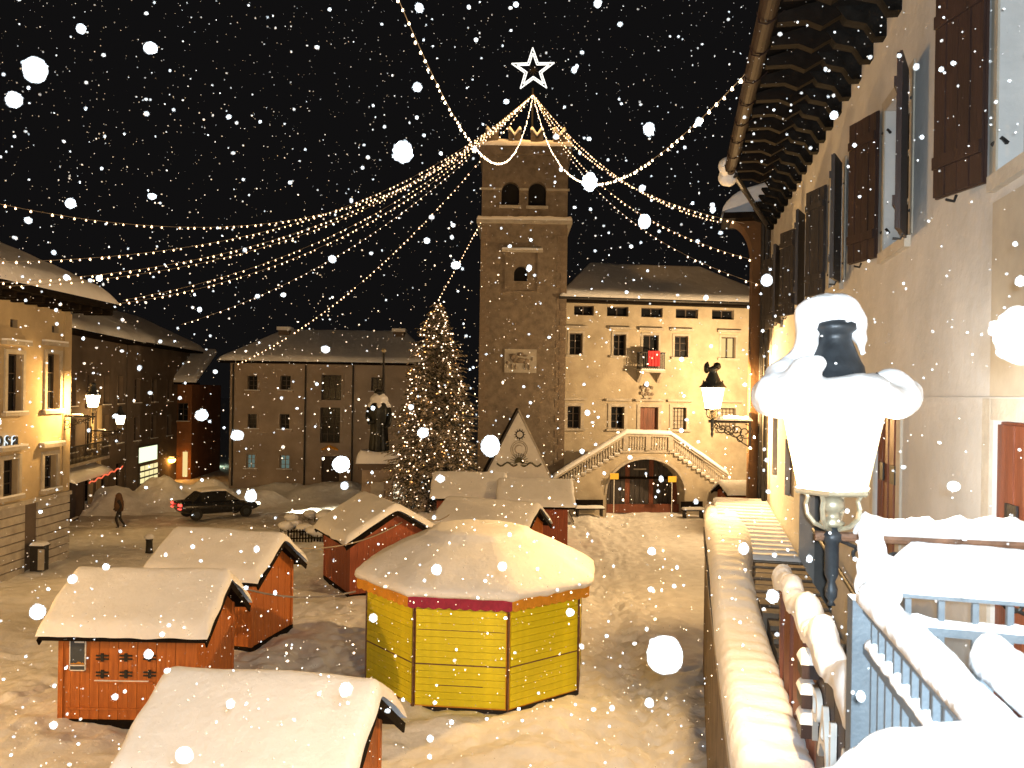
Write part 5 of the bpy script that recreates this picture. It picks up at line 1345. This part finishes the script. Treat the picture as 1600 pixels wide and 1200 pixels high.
# ------------------------------------------------------------------ monument
MP = P(590, 780, 46.0); mo = thing('monument_statue', 'dark robed bronze statue with a shawl of snow on a square stone pedestal', 'statue', (MP.x, 46, 0), 0.12)
zc0 = P(590, 722, 46).z; zc1 = P(590, 707, 46).z
MB().box(-.98, .98, -.9, .9, -.1, .7).build('plinth', M['stone'], mo)
MB().box(-.84, .84, -.78, .78, .7, zc0 - .35).build('pedestal', M['plaster_far'], mo)
MB().box(-1.02, 1.02, -.95, .95, zc0 - .35, zc0 - .002).build('cornice', M['plaster_dark'], mo)
MB().box(-.35, .35, -.84, -.78, 1.2, 2.0).build('inscription_panel', M['stone'], mo)
snow_slab(lambda u, v: (-1.16 + u * 2.32, -1.08 + v * 2.16, zc0), zc1 - zc0 + .12, 14, 10, .12, 4, (.12, .12, .14, .12), .8).build('pedestal_snow', M['snow'], mo, True)
sb0 = zc1 + .02; sh_ = P(590, 592, 46).z - sb0
def fold(t, zz): return 1 + (.10 * math.sin(7 * t + 1) + .06 * math.sin(13 * t)) * max(0, 1 - zz / (sh_ * .8))
rb = MB().lathe([(.50, 0), (.53, .15), (.50, .6), (.46, 1.1), (.47, 1.5), (.52, 1.9), (.56, 2.25), (.52, 2.55), (.36, 2.78), (.16, 2.88), (.13, 2.95)], 48, (0, 0, sb0), 0, lambda t, zz: fold(t, zz) * (1 if abs(math.sin(t)) < 2 else 1))
rb.build('robe', M['bronze'], mo, True)
hdm = MB().ico((0, -.06, sb0 + 3.15), .24, 3, (.85, 1, 1.2)).ico((0, -.28, sb0 + 3.12), .06, 2, (.7, 1.1, 1.3)).ico((0, -.22, sb0 + 2.96), .14, 2, (.9, .8, 1.5))
hdm.build('head', M['bronze'], mo, True)
MB().lathe([(.26, 0), (.29, .04), (.27, .14), (.2, .2), (.02, .22)], 20, (0, -.03, sb0 + 3.24)).build('cap', M['bronze'], mo, True)
MB().tube([(-.48, -.05, sb0 + 2.45), (-.60, -.15, sb0 + 1.95), (-.48, -.42, sb0 + 1.62), (-.25, -.55, sb0 + 1.70)], [.17, .16, .12, .07], 10).build('arm', M['bronze'], mo, True)
MB().tube([(.48, -.05, sb0 + 2.45), (.60, -.12, sb0 + 1.95), (.52, -.38, sb0 + 1.5), (.36, -.5, sb0 + 1.35)], [.17, .16, .12, .07], 10).build('arm', M['bronze'], mo, True)
blob('statue_snow', [((0, .0, sb0 + 2.9), .46, (1.1, .95, .8)), ((0, .02, sb0 + 3.2), .27, (1, 1, 1.0)), ((-.35, 0, sb0 + 2.55), .30, (1, .9, .8)), ((.38, 0, sb0 + 2.55), .30, (1, .9, .8)), ((.56, -.12, sb0 + 2.1), .16, (.7, .8, 2.0)), ((.6, -.2, sb0 + 1.7), .11, (.7, .8, 2.0)), ((.06, -.44, sb0 + 2.0), .10, (.6, .6, 5)), ((.0, -.42, sb0 + 2.5), .2, (1, .6, 1.2)), ((0, 0, sb0 + 3.02), .26, (1.2, 1.2, .5))], M['bark_snow'], mo, .05, .03, 4)
pl_ = thing('flag_pole', 'thin dark pole behind the statue', 'pole', (P(599, 600, 47.5).x, 47.5, 0))
MB().tube([(0, 0, 0), (0, 0, P(599, 549, 47.5).z)], [.10, .06], 8).build('shaft', M['iron'], pl_)
MB().ico((0, 0, P(599, 548, 47.5).z), .14, 2).build('finial', M['lamp_brass'], pl_)

# ------------------------------------------------------------------ car in the road
cg = P(338, 806, 44.5)
car = thing('parked_car', 'dark saloon car driving off along the snowy road with red tail lamps lit', 'car', (cg.x, 44.5, .10), math.radians(38))
def car_sec(x):
    z = [(-2.1, .62, .88), (-1.95, .40, .98), (-1.3, .28, 1.0), (-.6, .25, .98), (.5, .25, .96), (1.1, .26, .92), (1.7, .30, .82), (2.0, .42, .70), (2.1, .5, .62)]
    for a, b in zip(z, z[1:]):
        if a[0] <= x <= b[0]:
            t = (x - a[0]) / (b[0] - a[0]); return a[1] + (b[1] - a[1]) * t, a[2] + (b[2] - a[2]) * t
    return z[-1][1:]
m = MB(); nx = 26; K = 16
for i in range(nx + 1):
    x = -2.1 + 4.2 * i / nx; lo, hi = car_sec(x); hw = .84 * (1 - .10 * (abs(x) / 2.1) ** 4)
    for k in range(K):
        a = 2 * math.pi * k / K; c, s = math.cos(a), math.sin(a)
        m.v.append((x, hw * math.copysign(abs(c) ** .45, c), (lo + hi) / 2 + (hi - lo) / 2 * math.copysign(abs(s) ** .55, s)))
for i in range(nx):
    for k in range(K): m.f.append((i*K+k, i*K+(k+1)%K, (i+1)*K+(k+1)%K, (i+1)*K+k))
m.f.append(tuple(range(K))); m.f.append(tuple(nx*K + k for k in reversed(range(K))))
m.build('body', M['car'], car, True)
m = MB(); cab = [(-1.45, .96, .76), (-1.0, 1.36, .64), (-.3, 1.45, .62), (.3, 1.42, .62), (.95, .95, .74)]
for (x, zt_, hw) in cab: m.v += [(x, -min(hw + .06, .78), .93), (x, -hw, zt_), (x, hw, zt_), (x, min(hw + .06, .78), .93)]
for i in range(len(cab) - 1):
    for k in range(3): m.f.append((4*i+k, 4*i+k+1, 4*i+5+k, 4*i+4+k))
m.f.append((0, 1, 2, 3)); m.f.append((16, 17, 18, 19))
m.build('cabin', M['pane'], car)
snow_slab(lambda u, v: (-1.0 + u * 1.35, -.58 + v * 1.16, 1.42 + .03 * math.sin(u * 3)), .12, 10, 6, .2, 4, (.1, .1, .1, .1)).build('roof_snow', M['ground'], car, True)
snow_slab(lambda u, v: (1.05 + u * .85, -.62 + v * 1.24, .90 - .12 * u), .07, 8, 6, .3, 6, (.2, .2, .15, .15)).build('bonnet_snow', M['ground'], car, True)
for x in (-1.3, 1.3):
    for y in (-.80, .80):
        w_ = put('wheel', None, car, loc=(x, y, .31))
        ty = MB().tube([(0, -.1, 0), (0, -.08, 0), (0, .08, 0), (0, .1, 0)], [.27, .31, .31, .27], 18).build('tyre', M['tyre'], w_); MB().tube([(0, -.105, 0), (0, .105, 0)], .17, 12).build('rim', M['lamp_cap'], w_)
for y in (-.62, .62):
    MB().box(-2.13, -2.02, y - .17, y + .17, .76, .88).build('tail_lamp', M['g_tail'], car)
    MB().box(-2.14, -2.03, y - .15, y + .15, .60, .66).build('reflector_lamp', M['g_tail'], car)
    MB().box(1.98, 2.09, y - .15, y + .15, .60, .72).build('headlamp', M['g_head'], car)
MB().box(-2.12, -2.07, -.26, .26, .64, .74).build('number_plate', M['frame_pale'], car)
sd_ = bpy.data.lights.new('headlamp_beam', 'SPOT'); sd_.energy = 7000; sd_.color = (1, .93, .66); sd_.spot_size = math.radians(38); sd_.spot_blend = .6; sd_.shadow_soft_size = .1
so = bpy.data.objects.new('headlamp_beam', sd_); COL.objects.link(so); so.parent = car; so.location = (2.2, 0, .66); so.rotation_euler = (math.radians(0), math.radians(-86.5), 0)

# ------------------------------------------------------------------ people
def person(name, label, loc, rot, joints, jacket, trousers, extras=None):
    t = thing(name, label, 'person', loc, rot)
    def skin(nm, vs, es, rs, mt, root=0):
        me = bpy.data.meshes.new(nm); me.from_pydata(vs, es, []); me.update(); o = put(nm, me, t)
        sk = o.modifiers.new('s', 'SKIN'); o.modifiers.new('d', 'SUBSURF').render_levels = 2
        o.modifiers['d'].levels = 1
        for i, r in enumerate(rs): me.skin_vertices[0].data[i].radius = r; me.skin_vertices[0].data[i].use_root = (i == root)
        me.materials.append(mt); return o
    return t, skin
pg = G(186, 826)
pt, skin = person('person', 'person in dark clothes with a brown hood walking across the snow by the road', (pg.x, pg.y, .0), math.radians(110), None, None, None)
V = [(0, 0, .92), (0, 0, 1.10), (0, .02, 1.36), (0, .04, 1.47), (0, .05, 1.58), (0, .06, 1.70),
     (-.10, 0, .88), (-.11, .14, .50), (-.11, .02, .09), (-.11, .16, .04), (.10, 0, .88), (.11, -.02, .48), (.11, -.26, .12), (.11, -.14, .04),
     (-.19, .02, 1.38), (-.25, -.10, 1.12), (-.24, .02, .88), (-.24, .06, .80), (.19, .02, 1.38), (.25, .10, 1.12), (.24, .24, .94), (.24, .29, .88)]
E = [(0,1),(1,2),(2,3),(3,4),(4,5),(0,6),(6,7),(7,8),(8,9),(0,10),(10,11),(11,12),(12,13),(2,14),(14,15),(15,16),(16,17),(2,18),(18,19),(19,20),(20,21)]
R = [(.15,.11),(.16,.12),(.18,.12),(.07,.07),(.10,.11),(.08,.09),(.10,.10),(.07,.07),(.05,.05),(.04,.035),(.10,.10),(.07,.07),(.05,.05),(.04,.035),(.08,.08),(.06,.06),(.045,.045),(.04,.03),(.08,.08),(.06,.06),(.045,.045),(.04,.03)]
skin('body', V, E, R, M['cloth_dark'])
MB().lathe([(.19, 0), (.175, .14), (.15, .22), (.135, .30), (.10, .37), (.02, .41)], 14, (0, .03, 1.36)).build('hood', M['cloth_brown'], pt, True)
MB().lathe([(.19, 0), (.225, .25), (.21, .50), (.12, .62)], 14, (0, .02, .86)).build('jacket', M['cloth_brown'], pt, True)
MB().ico((0, .16, 1.60), .07, 2, (.8, .5, 1.2)).build('face', M['skin'], pt, True)

# ------------------------------------------------------------------ small street furniture
bg_ = G(57, 893)
bn_ = thing('litter_bin', 'dark metal litter bin with a pale panel against the base of the ochre house', 'bin', (bg_.x + .1, bg_.y, 0))
MB().box(-.24, .24, -.2, .2, .05, .95).build('body', M['iron'], bn_); MB().box(.06, .30, -.215, -.201, .1, .88).build('front_panel', M['frame_pale'], bn_)
MB().box(-.28, .28, -.24, .24, .951, 1.0).build('lid', M['iron'], bn_)
snow_slab(lambda u, v: (-.27 + u * .54, -.23 + v * .46, 1.001), .12, 6, 6, .1, 2, (.2, .2, .2, .2), 2).build('lid_snow', M['snow'], bn_, True)
bo_ = G(233, 864)
bl = thing('bollard', 'short dark bollard with a cap of snow left of the huts', 'bollard', (bo_.x, bo_.y, 0))
MB().lathe([(.16, 0), (.14, .1), (.13, .5), (.15, .55), (.15, .6)], 14).build('post', M['iron'], bl, True)
MB().lathe([(.17, .60), (.2, .66), (.17, .75), (.08, .80), (.01, .81)], 14).build('snow_cap', M['snow'], bl, True)
# snowed-in shrubs behind a picket fence
rs2 = random.Random(3)
SHL = ('leftmost of the snow covered shrubs', 'second shrub from the left in the front row', 'middle shrub of the front row', 'fourth shrub of the front row, the widest', 'front row shrub nearest the red brown hut', 'back row shrub on the left side', 'highest shrub of the back row, standing above the others', 'large back row shrub beside the red brown hut')
for k, (px, py, r) in enumerate(((446, 826, .36), (461, 822, .34), (476, 832, .4), (492, 836, .42), (507, 833, .38), (455, 812, .36), (484, 806, .36), (508, 812, .48))):
    g = G(px, py + 12); t = thing('shrub', SHL[k] + ' under a ball of snow', 'shrub', (g.x, g.y, 0), 0, 'snow covered shrubs')
    m = MB()
    for j in range(70):
        a = rs2.random() * 6.283; e = rs2.random() * 1.4; rr = r * (.6 + .5 * rs2.random()); c = Vector((rr * math.cos(a) * math.cos(e), rr * math.sin(a) * math.cos(e), .15 + .9 * rr * math.sin(e)))
        d_ = Vector((rs2.random() - .5, rs2.random() - .5, rs2.random() - .3)) * .22; w_ = Vector((d_.y, -d_.x, .02)) * .35
        m.quad(c - d_, c + w_, c + d_, c - w_)
    m.build('foliage', M['needle'], t, recalc=False)
    blob('snow_ball', [((0, 0, .15 + r * 1.0), r * .95, (1.1, 1.1, .62)), ((r * .3, 0, .1 + r * .9), r * .6)], M['snow'], t, .07, .03, 4)
f0, f1 = G(450, 848), G(520, 846)
pf = thing('picket_fence', 'low picket fence in front of the snow covered shrubs', 'fence', (f0.x, f0.y, 0), math.atan2(f1.y - f0.y, f1.x - f0.x))
Lf = (f1 - f0).length; pm_ = MB().prism(fac, [(-.035, 0), (.035, 0), (.035, .55), (0, .62), (-.035, .55)], -.015, .015).mesh('picket', M['timber'])
for k in range(int(Lf / .13)): put('picket', pm_, pf, loc=(k * .13, 0, 0))
for z in (.15, .45): MB().box(0, Lf, .016, .05, z, z + .06).build('rail', M['timber'], pf)
# a distant lamp post and the orange lamp on the far wall
og = P(268, 716, 61.5); ol = thing('wall_lamp', 'glowing orange lamp on the terracotta house front', 'lamp', (og.x, og.y, og.z))
MB().tube([(0, 1.4, .0), (0, .5, .25), (0, .12, .12)], .03, 6).build('arm', M['iron'], ol)
MB().lathe([(.05, .12), (.3, .0), (.28, -.03)], 12).build('shade', M['iron'], ol); MB().ico((0, 0, -.12), .30, 2, (1, 1, .8)).build('globe', M['g_orange'], ol, True)
lamp('orange_light', (0, 0, -.12), P_ORANGE, (1, .38, .06), .12, ol)
gg = P(336, 718, 74); gl_ = thing('street_lamp', 'distant greenish street lamp on a tall post beyond the road', 'street lamp', (gg.x, 74, 0))
MB().tube([(0, 0, 0), (0, 0, gg.z + .3)], .06, 6).build('post', M['iron'], gl_); MB().ico((0, -.1, gg.z), .26, 2, (1, 1, .7)).build('globe', M['g_green'], gl_, True); lamp('green_light', (0, -.1, gg.z), P_GREEN, (.75, 1, .7), .2, gl_)

# ------------------------------------------------------------------ cables between the huts
def sag_line(A, B, pxm, pym, n=60):
    """hanging line from A to B that passes the picture point (pxm, pym)"""
    best = None
    for k in range(1, 400):
        t = k / 400; p = A.lerp(B, t); q = proj(p)
        e = abs(q[0] - pxm)
        if best is None or e < best[0]: best = (e, t, p)
    _, t, p = best; zt_ = P(pxm, pym, p.y).z; s = (p.z - zt_) / (4 * t * (1 - t))
    return [A.lerp(B, k / n) - Vector((0, 0, 4 * s * (k / n) * (1 - k / n))) for k in range(n + 1)]
for (a, b, mid, lab) in ((P(352, 910, 19.0), P(556, 924, 19.4), (440, 931), 'pale cable sagging from the hinged hut to the yellow kiosk'), (P(470, 857, 23.5), P(628, 816, 28.6), (560, 846), 'thin cable slung across the front of the red brown hut'), (P(668, 812, 30.5), P(702, 804, 31.5), (688, 812), 'short cable between the red brown hut and the hut behind the kiosk')):
    o = MB().tube(sag_line(a, b, *mid, 30), .022, 5).build('cable', M['cable'], None, True); tag(o, lab, 'cable')

# ------------------------------------------------------------------ strings of lights
AP = P(833, 147, 51.0)
lamp('string_light_glow', AP - Vector((0, 2.6, .6)), 420, (1, .52, .16), .3)  # added lamp standing in for the many bulbs that meet here
def light_string(label, A, B, mid, n, r, mat_=None, group='light strings fanning out from the star', bulbs_from=0.0, wire=.007):
    pts = sag_line(A, B, *mid, 90)
    t = thing('light_string', label, 'light string', tuple(A), 0, group)
    m = MB().tube([p - A for p in pts], wire, 4); m.build('wire', M['cable'], t)
    # bulbs at even spacing along the curve
    L = [0.0]
    for a, b in zip(pts, pts[1:]): L.append(L[-1] + (b - a).length)
    b_ = MB(); rr = random.Random(hash(label) % 1000 if False else len(label)); j = 0
    for k in range(n):
        if rr.random() < .05: continue
        d = L[-1] * (bulbs_from + (1 - bulbs_from) * (k + .6) / n) + rr.uniform(-.07, .07)
        while j < len(L) - 2 and L[j + 1] < d: j += 1
        u = max(0, min(1, (d - L[j]) / (L[j+1] - L[j]))); p = pts[j].lerp(pts[j+1], u) - A
        p = p + Vector((rr.uniform(-.02, .02), rr.uniform(-.02, .02), -r * 1.1)); q = r * rr.uniform(.62, 1.05)
        b_.lathe([(q * .25, q * 1.3), (q * .6, q * .6), (q, -.2 * q), (q * .7, -.8 * q), (.1 * q, -1.1 * q)], 7, p)
    b_.build('bulbs', mat_ or M['g_bulb'], t, True, 'stuff')
    return t
light_string('light string reaching farthest up the left edge, topmost of the fan', AP, P(-80, 300, 24), (430, 348), 100, .038)
light_string('light string second from the top at the left edge', AP, P(-60, 409, 25), (329, 380), 100, .038)
light_string('light string third from the top at the left edge', AP, P(-60, 443, 26), (303, 406), 96, .038)
light_string('light string running close below the third one on the left', AP, P(-60, 449, 26.5), (281, 418), 84, .034)
light_string('light string ending at the snowy eave of the ochre house', AP, P(184, 474.5, 33.5), (334, 445), 84, .038)
light_string('light string ending just above the ochre house eave, doubled beside its neighbour', AP, P(192, 469, 33.8), (399, 417), 80, .034)
light_string('faint light string that hangs below the others toward the dark shop house', AP, P(283, 507, 42), (420, 456), 66, .034, M['g_fairy'])
light_string('light string ending at the eave corner of the dim back building', AP, P(370, 569, 56.5), (600, 410), 80, .046)
light_string('light string dropping to the tip of the spruce', P(752, 345, 48.8), Vector((TXC, TYC, TTOP)), (712, 420), 24, .036)
light_string('brightest light string looping past the tower and up overhead on the left', AP, P(598, -60, 11.5), (776, 254), 105, .030, M['g_bulb_hot'], 'two bright swags of lights')
light_string('bright light string swagging from the star to the gutter of the street house', AP, P(1166, 114, 11.6), (945, 286), 105, .030, M['g_bulb_hot'], 'two bright swags of lights')
light_string('light string from the star to the upper corner of the orange house', AP, P(1163, 349, 20.6), (1000, 297), 72, .034)
light_string('light string a little lower on the right, to the orange house', AP, P(1176, 406, 20.8), (1060, 365), 66, .030)
light_string('lowest light string on the right, to the orange house', AP, P(1190, 446, 20.9), (1080, 402), 56, .026, M['g_fairy'])
light_string('short light string just right of the star mast behind the bright swag', AP, P(1160, 352, 40), (960, 272), 80, .036)

# ------------------------------------------------------------------ falling snow
rf_ = random.Random(99); fm_ = MB(); MI = []
def flake(c, r, sub):
    V, Fc = ICO[sub]; n = len(fm_.v); sx, sy, sz = (1 + rf_.uniform(-.25, .25) for _ in range(3)); ph = rf_.random() * 99
    for p in V:
        k = r * (1 + (.30 if sub < 3 else .10) * noise.noise(Vector((p[0] * 1.4 + ph, p[1] * 1.4, p[2] * 1.4))) + (.04 * noise.noise(Vector((p[0] * 4, p[1] * 4 + ph, p[2] * 4))) if sub > 1 else 0))
        fm_.v.append((c[0] + p[0] * k * sx, c[1] + p[1] * k * sy, c[2] + p[2] * k * sz))
    fm_.f += [tuple(n + i for i in q) for q in Fc]
    q_ = rf_.random(); MI.extend([0 if sub > 1 or q_ < .30 else 1 if q_ < .62 else 2] * len(Fc))
for _ in range(24000):
    d = 1.3 + 15.7 * rf_.random() ** .62; a = rf_.uniform(-.95, .95); e = rf_.uniform(-.60, .62)
    p = (d * math.sin(a), d * math.cos(a), H + d * math.tan(e) * math.cos(a))
    if p[2] < .3: continue
    q = inv @ Vector(p)
    if q.x > WX - .15 and -6 < q.y < SEND: continue
    r = min(.011, .0033 * math.exp(rf_.gauss(0, .55)) * (1 + d * .028))
    flake(p, r, 1)
for (px, py, R, D) in ((630, 237, 16, 1.1), (55, 109, 19, 1.0), (22, 156, 12, 1.3), (235, 75, 9, 1.5), (922, 284, 12, 1.2), (1014, 202, 9, 1.5), (767, 697, 15, 1.1), (533, 725, 11, 1.3), (1039, 1023, 28, .9), (1592, 523, 42, .8), (371, 680, 9, 1.5), (392, 775, 9, 1.4), (59, 956, 11, 1.3), (540, 1077, 10, 1.3), (360, 1100, 7, 1.8), (682, 890, 8, 1.6), (288, 1180, 11, 1.3), (661, 676, 8, 1.6), (891, 957, 6, 1.8), (1207, 932, 10, 1.4), (1162, 857, 8, 1.6), (315, 649, 9, 1.5), (113, 905, 7, 1.8), (127, 45, 7, 1.8), (655, 12, 7, 1.8), (652, 136, 7, 1.8), (1303, 180, 6, 1.9), (1007, 346, 9, 1.6), (688, 748, 6, 1.9), (1490, 760, 8, 1.6), (1345, 1088, 7, 1.6), (934, 5, 6, 1.9), (110, 318, 8, 1.6), (785, 885, 6, 1.9), (1198, 438, 8, 1.6), (1092, 190, 6, 1.9), (232, 1022, 6, 2)):
    c_ = P(px, py, D); r_ = R * D / F; flake(c_, r_ * .90, 3)
    for _ in range(46):      # a clump of crystals with a ragged edge
        d_ = Vector((rf_.gauss(0, 1), rf_.gauss(0, 1), rf_.gauss(0, 1))).normalized() * (r_ * rf_.uniform(.72, .97)); flake(c_ + d_, r_ * rf_.uniform(.04, .10), 1)
o = fm_.build('falling_snow', M['flake'], None, True, 'stuff', recalc=False)
o.data.materials.append(M['flake_thin']); o.data.materials.append(M['flake_faint']); o.data.polygons.foreach_set('material_index', MI)
tag(o, 'thick snowflakes falling through the air over the whole square', 'falling snow', None, 'stuff')
